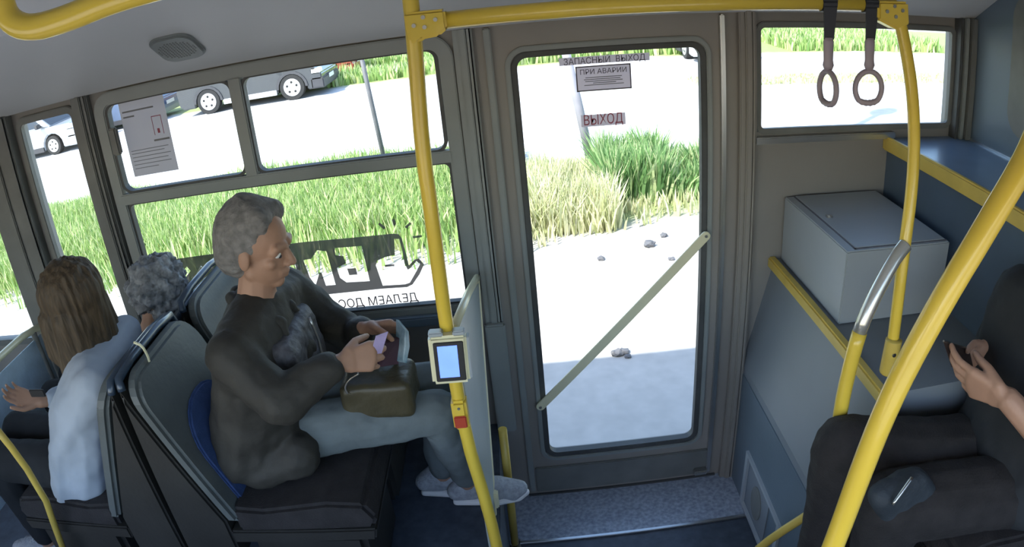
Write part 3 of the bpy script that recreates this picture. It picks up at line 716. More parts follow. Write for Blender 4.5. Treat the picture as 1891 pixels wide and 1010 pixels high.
# ================================================================== SEATS
def make_seat(cx, y0, y1, face, label, group, blue=True, top=1.30, zf=FZ, name='bus_seat'):
    """cx: x of the backrest top; face +1 looks towards +x"""
    s = face; yc = (y0+y1)/2; t = thing(name, label, 'seat', (cx+.25*s, yc, zf), group)
    W = (y1-y0)/2; zs = zf+.40
    def X(z, d): return cx+s*(.17*(top-z)/(top-zs)+d)     # reclining plane
    # outline of back (u across, z)
    def outl(w, zt, zb_, r):
        o_ = []
        for c_, a0 in ((w-r, 0), (-(w-r), 90)):
            for k in range(7):
                an = math.radians(a0+90*k/6); o_.append((c_+r*math.cos(an), zt-r+r*math.sin(an)))
        o_ += [(-w, zb_), (w, zb_)]
        return o_
    def plate(w, zt, zb_, r, d0, d1, nm, mat, bev):
        bm = bmesh.new(); o_ = outl(w, zt, zb_, r)
        a = [bm.verts.new((X(z, d0), yc+u, z)) for u, z in o_]; b = [bm.verts.new((X(z, d1), yc+u, z)) for u, z in o_]; n = len(o_)
        bm.faces.new(a); bm.faces.new(b[::-1])
        for i in range(n): bm.faces.new((a[i], b[i], b[(i+1) % n], a[(i+1) % n]))
        return link(nm, bm, mat, t, bevel=bev)
    plate(W, top, zs-.02, .09, .0, .045, 'backrest', M['shellgrey'] if blue else M['brownfab'], .012)
    if blue: plate(W-.06, top-.16, zs, .14, .044, .06, 'backrest_pad', M['bluefab'], .006)
    # dark rear shell, wedge
    bm = bmesh.new(); prof = [(cx-.005*s, top-.02), (X(zs, 0)-.0*s, zs-.02), (X(zs, 0), zf+.2), (cx-.015*s, zf+.2)]
    prism(bm, [(a_, y0+.004, b_) for a_, b_ in prof], (0, y1-y0-.008, 0)); link('rear_shell', bm, M['shell'], t, bevel=.008)
    # cushion
    xs0 = X(zs, .03); xs1 = xs0+s*.42
    bm = bmesh.new(); prof = [(xs0, zs-.07), (xs1, zs-.06), (xs1+s*.02, zs-.02), (xs1-s*.01, zs+.035), (xs1-s*.12, zs+.045), (xs0+s*.1, zs+.02), (xs0, zs+.03)]
    prism(bm, [(a_, y0+.01, b_) for a_, b_ in prof], (0, y1-y0-.02, 0)); link('cushion', bm, M['cushion'] if blue else M['brownfab'], t, bevel=.012)
    bm = bmesh.new(); prism(bm, [(a_, y0+.004, b_) for a_, b_ in [(xs0-s*.03, zs-.11), (xs1, zs-.1), (xs1+s*.01, zs-.055), (xs0-s*.03, zs-.06)]], (0, y1-y0-.008, 0)); link('seat_pan', bm, M['shell'], t, bevel=.006)
    # pedestal
    xm = (xs0+xs1)/2; bx('pedestal', (xm-.19, yc-.19, zf), (xm+.17, yc+.19, zs-.1), M['shell'], t, .02)
    # top tube and loop
    tb('grab_handle', [(cx+s*.0, y0+.02, top-.03), (cx-s*.005, y0+.03, top+.012), (cx-s*.005, y1-.03, top+.012), (cx, y1-.02, top-.03)], .013, M['bluetube'], t, 1, 12)
    return t
grp = 'paired bus seats by the window'
make_seat(-1.11, -.93, -.50, 1, 'blue and grey bus seat the man in the leather jacket sits on', None)
make_seat(-1.11, -.47, -.05, 1, 'empty bus seat by the window beside the man in the leather jacket', None)
make_seat(-1.15, -.93, -.50, -1, 'bus seat under the woman in the white shirt', None, top=1.29)
make_seat(-1.15, -.47, -.05, -1, 'bus seat by the window under the person with curly grey hair', None, top=1.24)
# thin pale strap loop on the top of the man's seat
tag(tb('strap_loop', [at(247, 632, y=-.80), at(262, 638, y=-.80), at(272, 655, y=-.79), at(277, 672, y=-.79)], .004, M['cream'], None, 1, 8), 'thin pale strap looped over the top of the seats behind the woman', 'strap')
tag(tb('strap_loop', [at(372, 492, y=-.12), at(362, 512, y=-.13), at(348, 535, y=-.14), at(344, 556, y=-.14)], .004, M['cream'], None, 1, 8), 'thin pale strap on the window seat beside the curly grey hair', 'strap')
# right hand seats
make_seat(1.62, -1.40, -.95, -1, 'dark seat under the person in black at the right', None, blue=False, top=1.3)

# ================================================================== PEOPLE
def fingers(w, f, n, s, curl, spread=.0, k=1.0, side=1, thumb=(.6, .3), first=None):
    """prims for a hand. w wrist, f forward, n palm normal (fingers curl to n), s towards the thumb"""
    f = Vector(f).normalized(); n = (Vector(n)-f*Vector(n).dot(f)).normalized(); s = Vector(s); s = (s-f*s.dot(f)-n*s.dot(n)).normalized()
    w = Vector(w); out = []
    L = (.078, .086, .080, .062)
    kn = []
    out.append(('h', [(w, .021*k), (w+f*.03*k+s*.016*k, .017*k), (w+f*.03*k-s*.016*k, .016*k)]))
    bases = []
    for i in range(4):
        o_ = (.030, .010, -.010, -.029)[i]*k
        b = w+f*((.088, .092, .088, .079)[i]*k)+s*o_
        bases.append(b)
    out.append(('h', [(w+f*.02*k+s*.014*k, .015*k), (w+f*.02*k-s*.014*k, .014*k), (bases[0], .0115*k), (bases[1], .0115*k), (bases[2], .011*k), (bases[3], .0105*k)]))
    for i in range(4):
        c = curl[i] if isinstance(curl, (list, tuple)) else curl
        d = (f+s*(.5-i/3)*spread).normalized(); p = bases[i]; ang = 0; l = L[i]*k; r0 = (.0088, .009, .0087, .0078)[i]*k
        for j, (fr, a_) in enumerate(((.45, .55), (.3, .75), (.25, .5))):
            ang += c*a_; dd_ = d*math.cos(ang)+n*math.sin(ang); q = p+dd_*l*fr*1.05
            out.append(('h', [(p, r0*(1-.08*j)), (q, r0*(.92-.08*j))])); p = q
    tb_ = w+f*.028*k+s*.024*k
    td = (f*.65+s*thumb[0]+n*thumb[1]).normalized(); t1 = tb_+td*.042*k
    td2 = (f*.9+s*(thumb[0]-.35)+n*thumb[1]*1.3).normalized(); t2 = t1+td2*.032*k; t3 = t2+(td2+n*.2).normalized()*.026*k
    out += [('h', [(w+f*.015*k+s*.01*k, .015*k), (tb_, .0145*k)]), ('h', [(tb_, .0145*k), (t1, .0105*k)]), ('h', [(t1, .0105*k), (t2, .0098*k)]), ('h', [(t2, .0098*k), (t3, .008*k)])]
    return out
def head_prims(c, fwd, up=(0, 0, 1), k=1.0):
    f = Vector(fwd).normalized(); u = Vector(up); u = (u-f*u.dot(f)).normalized(); s = f.cross(u)
    Rm = Matrix((f, s, u)).transposed()
    def p(a, b, c_): return Vector(c)+(f*a+s*b+u*c_)*k
    o = [('e', p(-.012, 0, .03), (.096*k, .076*k, .092*k), Rm), ('e', p(.016, 0, -.03), (.072*k, .062*k, .085*k), Rm),
         ('h', [(p(.055, 0, -.088), .024*k), (p(.0, .04, -.06), .024*k), (p(.0, -.04, -.06), .024*k)]),
         ('h', [(p(.082, 0, .012), .009*k), (p(.104, 0, -.026), .012*k)]), ('e', p(.096, .011, -.029), (.009*k,)*3, Rm), ('e', p(.096, -.011, -.029), (.009*k,)*3, Rm),
         ('h', [(p(.078, .022, -.055), .0075*k), (p(.086, 0, -.054), .009*k), (p(.078, -.022, -.055), .0075*k)]),
         ('h', [(p(.074, .018, -.066), .0075*k), (p(.082, 0, -.067), .009*k), (p(.074, -.018, -.066), .0075*k)]),
         ('h', [(p(.066, .042, .010), .013*k), (p(.070, .020, .011), .013*k)]), ('h', [(p(.074, .045, .024), .011*k), (p(.084, .012, .024), .012*k)]), ('h', [(p(.066, -.042, .010), .013*k), (p(.070, -.020, .011), .013*k)]), ('h', [(p(.074, -.045, .024), .011*k), (p(.084, -.012, .024), .012*k)]),
         ('h', [(p(.056, .042, -.022), .018*k), (p(.05, .03, -.04), .02*k)]), ('h', [(p(.056, -.042, -.022), .018*k), (p(.05, -.03, -.04), .02*k)]),
         ('e', p(-.005, .078, -.008), (.018*k, .008*k, .032*k), Rm), ('e', p(-.005, -.078, -.008), (.018*k, .008*k, .032*k), Rm)]
    return o, p, Rm
def eyes(p, parent, k=1):
    for s_ in (1, -1):
        bm = bmesh.new(); ball(bm, p(.0705, .030*s_, .002), .0115*k, 3); e = link('eye', bm, M['eyew'], parent, smooth=True)
        bm = bmesh.new(); ball(bm, p(.0705+.0085*k, .030*s_, -.0025), .0058*k, 2); link('iris', bm, M['black'], e, smooth=True)

# --- man in leather jacket, facing +x
man = thing('person', 'person with grey hair in a dark leather jacket seated and holding papers', 'person', (-.75, -.64, FZ))
hip = Vector((-.86, -.64, FZ+.54)); chest = Vector((-.77, -.64, 1.22)); neck = Vector((-.745, -.64, 1.40)); hc = at(474, 448, y=-.64); 
hc = Vector((hc.x-.0, -.64, hc.z-.012))
shN, shF = Vector((-.775, -.84, 1.315)), Vector((-.735, -.445, 1.315))
elN = at(515, 745, y=-.90); wrN = at(618, 672, y=-.80)
elF = at(655, 640, y=-.44); elF = Vector((-.56, -.40, 1.10)); wrF = at(668, 607, y=-.50)
hN = at(700, 655, y=-.74)
knN = at(835, 705, y=-.62); knF = at(800, 672, y=-.44)
knN.z = min(knN.z, .98); knN = Vector((-.30, -.60, .93)); knF = Vector((-.33, -.43, .93))
shoeN = at(912, 905, z=FZ+.04); shoeF = at(846, 893, z=FZ+.04)
anN = Vector((shoeN.x-.085, shoeN.y-.005, FZ+.10)); anF = Vector((shoeF.x-.045, shoeF.y, FZ+.10))
hp_, hf, hRm = head_prims(hc, (1, -.12, -.22), k=1.0)
prims = hp_+limb((hc+Vector((-.02, 0, -.08)), .055), (neck, .058), (chest, .10))+[('h', [(chest, .09), (shN, .045), (shF, .045), (hip, .10)])]
prims += limb((shN, .05), (elN, .038), (wrN, .026))+limb((shF, .05), (elF, .038), (wrF, .026))
prims += limb((hip+Vector((0, -.09, 0)), .06), (knN, .055), (anN, .038))+limb((hip+Vector((0, .09, 0)), .08), (knF, .055), (anF, .038))
fN = (hN-wrN); prims += fingers(wrN+fN.normalized()*.012, fN, (.1, .8, -.35), (.0, .1, 1), (.75, .9, 1.0, 1.1), .1, 1.05, thumb=(.45, .5))
fF = Vector((1, -.10, .05)); prims += fingers(wrF+Vector((.01, 0, 0)), fF, (0, -.75, -.6), (.1, -.5, .9), (.8, .9, 1.0, 1.1), .1, 1.02, thumb=(.4, .5))
body = blob('body', prims, M['skin'], man, .0042, 3)
eyes(hf, man)
hr = [('e', hf(-.03, 0, .045), (.098, .088, .094), hRm), ('e', hf(-.055, 0, -.01), (.075, .084, .085), hRm), ('h', [(hf(.03, .05, .095), .028), (hf(.03, -.05, .095), .028), (hf(-.04, 0, .11), .04)])]
blob('hair', hr, M['hairgrey'], man, .006, 2, .006, 22)
up_ = Vector((0, 0, 1))
jk = [('h', [(hip+Vector((-.01, -.11, -.01)), .12), (hip+Vector((-.01, .11, -.01)), .12), (chest+Vector((0, -.10, 0)), .125), (chest+Vector((0, .10, 0)), .125)]),
      ('h', [(chest+Vector((0, -.10, 0)), .125), (chest+Vector((0, .10, 0)), .125), (shN, .072), (shF, .072), (neck+Vector((-.01, 0, -.05)), .085)]),
      ('h', [(hip+Vector((.06, -.1, .06)), .105), (hip+Vector((.06, .1, .06)), .105), (chest+Vector((.04, 0, -.02)), .11)])]
jk += limb((shN, .078), (shN.lerp(elN, .5), .068), (elN, .064), (elN.lerp(wrN, .6), .052), (wrN-(wrN-elN).normalized()*.02, .046))
jk += limb((shF, .078), (shF.lerp(elF, .5), .066), (elF, .062), (elF.lerp(wrF, .6), .050), (wrF-(wrF-elF).normalized()*.02, .044))
jk += [('h', [(hip+Vector((.02, -.15, -.06)), .07), (hip+Vector((.16, -.14, -.02)), .07), (hip+Vector((.02, .13, -.06)), .07), (hip+Vector((.14, .12, -.02)), .06)])]
jacket = blob('jacket', jk, M['jacket'], man, .008, 3, .010, 9)
co = [('h', [(neck+Vector((-.07, -.02, .0)), .022), (neck+Vector((-.02, -.085, -.02)), .022)]), ('h', [(neck+Vector((-.02, -.085, -.02)), .022), (neck+Vector((.07, -.05, -.075)), .02)]),
      ('h', [(neck+Vector((-.07, .02, .0)), .022), (neck+Vector((-.02, .085, -.02)), .022)]), ('h', [(neck+Vector((-.02, .085, -.02)), .022), (neck+Vector((.07, .05, -.075)), .02)]),
      ('h', [(neck+Vector((.07, -.05, -.075)), .016), (neck+Vector((.09, -.075, -.12)), .012)]), ('h', [(neck+Vector((.07, .05, -.075)), .016), (neck+Vector((.09, .075, -.12)), .012)])]
blob('collar', co, M['jacket'], man, .006, 2, .003, 12)
ch = [('h', [(chest+Vector((.10, -.12, .04)), .045), (chest+Vector((.10, .10, .04)), .045), (chest+Vector((.105, -.12, -.10)), .045), (chest+Vector((.105, .10, -.10)), .045)])]
blob('patterned_front', ch, M['quilt'], man, .007, 3, .008, 14)
tz = [chest+Vector((.155, .02, .08)), chest+Vector((.17, .02, -.02)), chest+Vector((.155, .02, -.12))]
tb('zip', tz, .004, M['steel'], man, 1, 8)
je = limb((hip+Vector((0, -.09, -.01)), .10), (knN.lerp(hip, .5)+Vector((0, -.03, 0)), .088), (knN, .072), (knN.lerp(anN, .45), .062), (anN+Vector((0, 0, .03)), .05))
je += limb((hip+Vector((0, .09, -.01)), .10), (knF.lerp(hip, .5)+Vector((0, .03, 0)), .088), (knF, .072), (knF.lerp(anF, .45), .062), (anF+Vector((0, 0, .03)), .05))
je += [('h', [(hip+Vector((0, -.08, 0)), .11), (hip+Vector((0, .08, 0)), .11)])]
blob('jeans', je, M['jeans'], man, .008, 3, .007, 11)
def shoe(toe, heel, parent, zf):
    d = (toe-heel); d.z = 0; d.normalize(); s = Vector((-d.y, d.x, 0)); h = Vector((heel.x, heel.y, zf)); L = .285; st = h-d*.05
    def p(a, b, c_): return st+d*a*L+s*b+Vector((0, 0, c_))
    blob('shoe', [('h', [(p(.1, 0, .05), .038), (p(.28, 0, .10), .036), (p(.3, 0, .045), .036)]), ('h', [(p(.3, 0, .075), .042), (p(.6, 0, .055), .042), (p(.6, 0, .035), .044)]), ('h', [(p(.6, .008, .048), .043), (p(.88, .006, .034), .032), (p(.8, -.012, .032), .034)])], M['shoe'], parent, .005, 2)
    blob('shoe_sole', [('h', [(p(.08, .02, .014), .014), (p(.08, -.02, .014), .014), (p(.62, .036, .014), .014), (p(.62, -.036, .014), .014), (p(.88, .026, .016), .014), (p(.86, -.026, .016), .014), (p(.96, 0, .018), .014)])], M['sole'], parent, .005, 2)
    for k in range(4):
        q = p(.40+.075*k, 0, .108-.012*k); bm = bmesh.new(); tube(bm, [q-s*.026, q+Vector((0, 0, .006)), q+s*.026], .003, 6); link('lace', bm, M['sole'], parent)
shoe(shoeN+Vector((.05, 0, 0)), shoeN+Vector((-.11, .0, 0)), man, FZ); shoe(shoeF+Vector((.05, 0, 0)), shoeF+Vector((-.10, .01, 0)), man, FZ)
# bag on lap, card, booklet
bc = at(703, 712, y=-.60)
hb = thing('handbag', 'dark olive leather bag with a metal buckle on the lap of the seated man', 'bag', (bc.x, -.60, bc.z-.06))
blob('bag_body', [('h', [(Vector((bc.x+a_, -.60+b_, bc.z+c_)), .022) for a_ in (-.085, .085) for b_ in (-.07, .05) for c_ in (-.045, .035)])], M['bag'], hb, .006, 2, .004, 12)
b0_ = at(640, 715, y=-.70)
bm = bmesh.new(); tube(bm, smooth_path([at(662, 690, y=-.70), at(645, 700, y=-.70), at(636, 715, y=-.70), at(642, 726, y=-.70)], 2), .004, 8); link('buckle', bm, M['steel'], hb, smooth=True)
tb('bag_strap', [at(640, 724, y=-.69), at(672, 738, y=-.685), at(715, 742, y=-.68), at(752, 728, y=-.675)], .005, M['bag'], hb, 1, 8)
cp = [at(694, 620, y=-.735), at(716, 612, y=-.72), at(704, 652, y=-.735), at(684, 655, y=-.75)]
tag(pr('card', cp, (.0015, -.001, .0), M['purple']), 'small purple card held in the near hand of the seated man', 'card')
mg = [at(738, 591, y=-.56), at(755, 612, y=-.60), at(757, 640, y=-.61), at(751, 671, y=-.62), at(735, 668, y=-.58), at(738, 628, y=-.56)]
tag(pr('booklet', mg, (-.012, .01, 0), M['mag'], bevel=.001), 'blue and white booklet standing upright in the far hand of the seated man', 'booklet')
wl = [at(700, 640, y=-.62), at(738, 625, y=-.57), at(736, 672, y=-.58), at(700, 678, y=-.62)]
tag(pr('wallet', wl, (-.01, .012, 0), pm('maroon_leather', (.06, .03, .045), .5)), 'dark maroon wallet between the hands of the seated man', 'wallet')

# --- woman in white, facing -x
wo_ = thing('person', 'person with long brown hair in a white shirt seated with the back to the seats', 'person', (-1.45, -.70, FZ))
hc2 = at(140, 565, y=-.64); hip2 = Vector((-1.50, -.70, FZ+.50)); ch2 = Vector((-1.40, -.70, 1.13)); nk2 = Vector((-1.375, -.68, 1.30))
sN2 = at(165, 700, y=-.82); sF2 = at(232, 618, y=-.52); sN2 = Vector((sN2.x-.0, -.82, sN2.z-.03))
eN2 = at(118, 830, y=-.86); wN2 = at(125, 925, y=-.86)
eF2 = Vector((-1.58, -.50, 1.02)); wF2 = at(75, 742, y=-.66)
hp2, hf2, hR2 = head_prims(hc2, (-1, .15, -.45))
k1, k2 = Vector((-1.93, -.78, FZ+.50)), Vector((-1.93, -.60, FZ+.50))
pr2 = hp2+limb((hc2, .05), (nk2, .05), (ch2, .09))+[('h', [(ch2, .08), (sN2, .035), (sF2, .035), (hip2, .09)])]
pr2 += limb((sN2, .042), (eN2, .034), (wN2, .024))+limb((sF2, .042), (eF2, .034), (wF2, .023))+limb((hip2+Vector((0, -.07, -.04)), .06), (k1, .05), (k1+Vector((.03, 0, -.40)), .04))+limb((hip2+Vector((0, .07, -.04)), .06), (k2, .05), (k2+Vector((.03, 0, -.40)), .04))
pr2 += fingers(wN2+(wN2-eN2).normalized()*.01, wN2-eN2, (0, 1, 0), (-1, 0, 0), .35, .1, .92, thumb=(.3, .2))
pr2 += fingers(wF2, (at(48, 735, y=-.68)-wF2), (.1, -.5, .8), (0, -.8, -.3), .7, .1, .92)
blob('body', pr2, M['skin'], wo_, .0045, 3)
eyes(hf2, wo_)
ht = at(132, 700, y=-.74)
dn = Vector((0, 0, -1))
hh2 = [('e', hf2(-.02, 0, .045), (.118, .108, .11), hR2), ('h', [(hf2(-.05, 0, .03), .082), (hc2+Vector((.03, .02, -.12)), .070)]),
       ('h', [(hc2+Vector((.0, -.03, -.02)), .088), (hc2+Vector((-.0, -.05, -.14)), .062), (ht+Vector((.0, .01, .02)), .026)]), ('h', [(hc2+Vector((.01, .06, -.02)), .065), (hc2+Vector((.04, .10, -.17)), .035)]), ('h', [(hc2+Vector((-.06, -.05, -.02)), .06), (hc2+Vector((-.07, -.06, -.12)), .05)]), ('h', [(hf2(.04, .06, .02), .035), (hf2(.06, .07, -.10), .025)]), ('h', [(hf2(.04, -.06, .02), .035), (hf2(.05, -.07, -.10), .028)])]
def strands(co): 
    return noise.noise(Vector((co.x*60, co.y*60, co.z*6)))
blob('hair', hh2, M['hairbrown'], wo_, .005, 2, .009, 1, strands)
sh2 = [('h', [(ch2+Vector((0, -.09, 0)), .10), (ch2+Vector((0, .10, 0)), .10), (sN2, .058), (sF2, .062), (nk2+Vector((0, 0, -.05)), .07)]),
       ('h', [(ch2+Vector((0, -.09, 0)), .105), (ch2+Vector((0, .10, 0)), .105), (hip2+Vector((.0, -.10, -.02)), .115), (hip2+Vector((0, .10, -.02)), .11)])]
sh2 += limb((sN2, .062), (sN2.lerp(eN2, .5), .056), (eN2, .056), (wN2-(wN2-eN2).normalized()*.0, .052))
sh2 += limb((sF2, .062), (eF2, .052), (wF2-(wF2-eF2).normalized()*.05, .042))
sh2 += [('h', [(at(195, 860, y=-.72), .06), (at(205, 920, y=-.72), .05), (hip2, .10)])]
blob('shirt', sh2, M['shirt'], wo_, .008, 3, .010, 8)
tr2 = limb((hip2+Vector((0, -.08, -.04)), .10), (k1, .075), (k1+Vector((.03, 0, -.36)), .055))+limb((hip2+Vector((0, .08, -.04)), .10), (k2, .075), (k2+Vector((.03, 0, -.36)), .055))
blob('trousers', tr2, M['trous'], wo_, .009, 3, .006, 9)
for kk in (k1, k2): shoe(kk+Vector((-.1, 0, 0)), kk+Vector((.03, 0, 0)), wo_, FZ)
ph = at(70, 728, y=-.70)
tag(bx('smartphone', (ph.x-.035, ph.y-.004, ph.z-.01), (ph.x+.035, ph.y+.004, ph.z+.02), M['black'], None, .003), 'dark phone in the hands of the woman in the white shirt', 'phone')

# --- person with curly grey hair by the window
gr_ = thing('person', 'person with curly grey hair by the window, seen from behind beyond the seats', 'person', (-1.42, -.26, FZ))
hc3 = at(291, 540, y=-.26); hip3 = Vector((-1.50, -.26, FZ+.48)); ch3 = Vector((-1.42, -.26, 1.0)); nk3 = Vector((-1.36, -.26, 1.15))
s3a, s3b = Vector((-1.40, -.42, 1.06)), Vector((-1.40, -.10, 1.06))
hp3, hf3, hR3 = head_prims(hc3, (-1, .1, -.2), k=.95)
pr3 = hp3+limb((hc3, .05), (nk3, .05), (ch3, .09))+[('h', [(ch3, .09), (s3a, .04), (s3b, .04), (hip3, .12)])]
for s_, e_3 in ((s3a, Vector((-1.56, -.42, .92))), (s3b, Vector((-1.56, -.12, .92)))):
    w3 = e_3+Vector((-.2, .05 if s_ is s3a else -.04, -.0)); pr3 += limb((s_, .04), (e_3, .034), (w3, .024))
    pr3 += fingers(w3, (-1, 0, -.1), (0, 0, -1), (0, 1 if s_ is s3a else -1, 0), .5, .1, .9)
pr3 += limb((hip3, .07), (Vector((-1.92, -.34, FZ+.48)), .055), (Vector((-1.89, -.34, FZ+.1)), .04))+limb((hip3, .1), (Vector((-1.92, -.18, FZ+.48)), .055), (Vector((-1.89, -.18, FZ+.1)), .04))
blob('body', pr3, M['skin'], gr_, .005, 3); eyes(hf3, gr_)
blob('hair', [('e', hf3(-.015, 0, .025), (.115, .108, .115), hR3), ('e', hf3(-.045, 0, -.04), (.08, .09, .08), hR3)], M['haircurl'], gr_, .005, 1, .022, 30)
blob('coat', [('h', [(ch3, .13), (s3a, .06), (s3b, .06), (hip3, .14), (nk3+Vector((0, 0, -.05)), .06)])]+limb((s3a, .06), (Vector((-1.56, -.42, .92)), .052), (Vector((-1.70, -.385, .92)), .045))+limb((s3b, .06), (Vector((-1.56, -.12, .92)), .052), (Vector((-1.70, -.15, .92)), .045)), M['blackcloth'], gr_, .009, 3, .006, 9)
blob('trousers', limb((hip3+Vector((0, -.07, -.03)), .1), (Vector((-1.92, -.34, FZ+.48)), .07), (Vector((-1.89, -.34, FZ+.12)), .052))+limb((hip3+Vector((0, .07, -.03)), .1), (Vector((-1.92, -.18, FZ+.48)), .07), (Vector((-1.89, -.18, FZ+.12)), .052)), M['trous'], gr_, .009, 3)
for yy_ in (-.34, -.18): shoe(Vector((-2.0, yy_, 0)), Vector((-1.89, yy_, 0)), gr_, FZ)

# --- person in black at right, facing -x
bk = thing('person', 'person in black clothes at the right edge looking at a phone', 'person', (1.45, -1.12, FZ))
hip4 = Vector((1.28, -1.16, FZ+.47)); ch4 = Vector((1.41, -1.14, 1.20)); nk4 = Vector((1.38, -1.15, 1.42)); hc4 = Vector((1.35, -1.15, 1.60))
sN4, sF4 = Vector((1.38, -1.35, 1.34)), Vector((1.31, -1.00, 1.36))
wR4 = at(1862, 738, y=-1.26); eR4 = Vector((1.36, -1.47, 1.0))
wL4 = at(1822, 640, y=-1.00); eL4 = Vector((1.27, -.99, 1.08))
hp4, hf4, hR4 = head_prims(hc4, (-1, 0, -.45), k=1.05)
kA, kB = Vector((.86, -1.22, FZ+.50)), Vector((.805, -1.03, FZ+.545))
pr4 = hp4+limb((hc4, .055), (nk4, .055), (ch4, .1))+[('h', [(ch4, .1), (sN4, .045), (sF4, .045), (hip4, .08)])]
pr4 += limb((sN4, .048), (eR4, .046), (wR4, .032))+limb((sF4, .048), (eL4, .038), (wL4, .025))
pr4 += limb((hip4+Vector((0, -.07, 0)), .07), (kA, .055), (kA+Vector((.02, 0, -.40)), .04))+limb((hip4+Vector((0, .07, 0)), .07), (kB, .055), (kB+Vector((.02, 0, -.44)), .04))
tipR = at(1763, 692, y=-1.13); f4 = tipR-wR4
pr4 += fingers(wR4, f4, (.35, .85, .25), (.3, -.1, .9), (.45, .55, .65, .8), .12, 1.22, thumb=(.12, .45))
tipL = at(1770, 672, y=-1.02); pr4 += fingers(wL4, tipL-wL4+Vector((0, 0, -.01)), (.1, -.8, .1), (0, -.3, 1), (.6, .7, .8, .9), .1, 1.0, thumb=(.6, .3))
blob('body', pr4, M['skin'], bk, .0042, 3); eyes(hf4, bk)
blob('hair', [('e', hf4(-.022, 0, .045), (.11, .094, .102), hR4), ('e', hf4(-.05, 0, -.01), (.082, .086, .085), hR4)], M['hairbrown'], bk, .007, 2, .006, 20)
cR = wR4.lerp(eR4, .5)
jb = [('h', [(sN4, .07), (sF4, .07), (hip4, .135), (ch4, .13)]), ('h', [(ch4+Vector((0, -.08, 0)), .125), (ch4+Vector((0, .08, 0)), .13), (sN4, .075), (sF4, .075), (nk4+Vector((0, 0, -.05)), .08)]), ('h', [(ch4+Vector((0, -.08, 0)), .125), (ch4+Vector((0, .08, 0)), .13), (hip4+Vector((.01, -.09, 0)), .14), (hip4+Vector((.01, .1, 0)), .14)])]
jb += limb((sN4, .078), (sN4.lerp(eR4, .5), .07), (eR4, .064), (cR, .054))+limb((sF4, .078), (sF4.lerp(eL4, .5), .074), (eL4, .066), (wL4.lerp(eL4, .32), .050))
blob('jacket', jb, M['blackcloth'], bk, .009, 3, .010, 9)
tr4 = limb((hip4+Vector((0, -.09, -.01)), .115), (kA, .10), (kA+Vector((.02, 0, -.34)), .075))+limb((hip4+Vector((0, .09, -.01)), .12), (kB.lerp(hip4, .5)+Vector((0, .03, 0)), .105), (kB, .10), (kB+Vector((.01, 0, -.38)), .085))
fl = [('h', [(at(1625, 915, y=-1.27), .03), (at(1690, 880, y=-1.25), .03), (at(1730, 960, y=-1.25), .05), (at(1650, 960, y=-1.27), .04)])]
blob('jacket_flap', fl, M['bluebag'], bk, .007, 3, .008, 10)
tb('pocket_zip', [at(1648, 932, y=-1.315), at(1668, 905, y=-1.305), at(1684, 882, y=-1.29)], .0045, M['steel'], bk, 1, 8)
blob('trousers', tr4, M['brownfab'], bk, .009, 3, .006, 9)
for kk in (kA, kB): shoe(kk+Vector((-.1, 0, 0)), kk+Vector((.05, 0, 0)), bk, FZ)
pp = [at(1742, 630, y=-1.08), at(1790, 645, y=-1.03), at(1800, 690, y=-1.05), at(1757, 676, y=-1.10)]
pt2 = thing('smartphone', 'dark phone with a bright edge held by the person in black', 'phone', pp[3])
pr('phone_case', pp, (.004, .004, -.006), M['phone'], pt2, bevel=.001)
bm = bmesh.new(); tube(bm, [pp[0]+Vector((0, -.001, .001)), pp[1]+Vector((0, -.001, .001))], .0028, 8); link('bright_edge', bm, M['steel'], pt2)
# ================================================================== OUTSIDE
gm = bmesh.new(); box(gm, (-60, -12, GROUND-.1), (70, 70, GROUND))
struct(link('ground', gm, M['ground']), 'sunlit pale ground outside')
def grass(name, label, n, xr, yr, h, mat, dens=None, w_=.012, kind='stuff'):
    vs_, fs = [], []
    tries = 0
    while len(fs) < n*2 and tries < n*8:
        tries += 1
        x, y = random.uniform(*xr), random.uniform(*yr)
        if dens and random.random() > dens(x, y): continue
        hh_ = h(x, y)*random.uniform(.55, 1.15) if callable(h) else h*random.uniform(.5, 1.15)
        a = random.uniform(0, PI); ww = w_*random.uniform(.6, 1.3); lx, ly = random.gauss(0, .22)*hh_, random.gauss(0, .22)*hh_
        dx_, dy_ = math.cos(a)*ww, math.sin(a)*ww; k = len(vs_)
        vs_ += [(x-dx_, y-dy_, GROUND), (x+dx_, y+dy_, GROUND), (x+dx_*.8+lx*.35, y+dy_*.8+ly*.35, GROUND+hh_*.55), (x-dx_*.8+lx*.35, y-dy_*.8+ly*.35, GROUND+hh_*.55), (x+lx, y+ly, GROUND+hh_)]
        fs += [(k, k+1, k+2, k+3), (k+3, k+2, k+4)]
    me = bpy.data.meshes.new(name); me.from_pydata(vs_, [], fs); me.materials.append(mat)
    o = bpy.data.objects.new(name, me); C.objects.link(o); return tag(o, label, 'grass', kind=kind)
def nz(x, y, s=.7): return noise.noise(Vector((x*s, y*s, 3.1)))*.5+.5
grass('grass', 'bright green grass belt seen through the side windows', 52000, (-9, .1), (3.5, 7.3), lambda x, y: .16+.3*nz(x, y), M['grass'], lambda x, y: (.35+.9*nz(x, y, 1.1)) if y > 4.4 else max(0, (y-3.4))*.5*nz(x, y, 1.6))
grass('grass', 'short dry grass in front of the tall weeds behind the door glass', 8000, (.0, 6), (3.6, 6.2), lambda x, y: .08+.22*nz(x, y), M['dry'], lambda x, y: (nz(x, y, 1.5) if y > 4.2+.25*x else .3*nz(x, y, 3)) if y > 3.7+.3*x else 0)
grass('grass', 'yellow green grass left of the post behind the door glass', 4200, (-.3, 1.0), (4.0, 5.6), lambda x, y: .2+.4*nz(x, y, 1.5), M['dry'], lambda x, y: nz(x, y, 2.4))
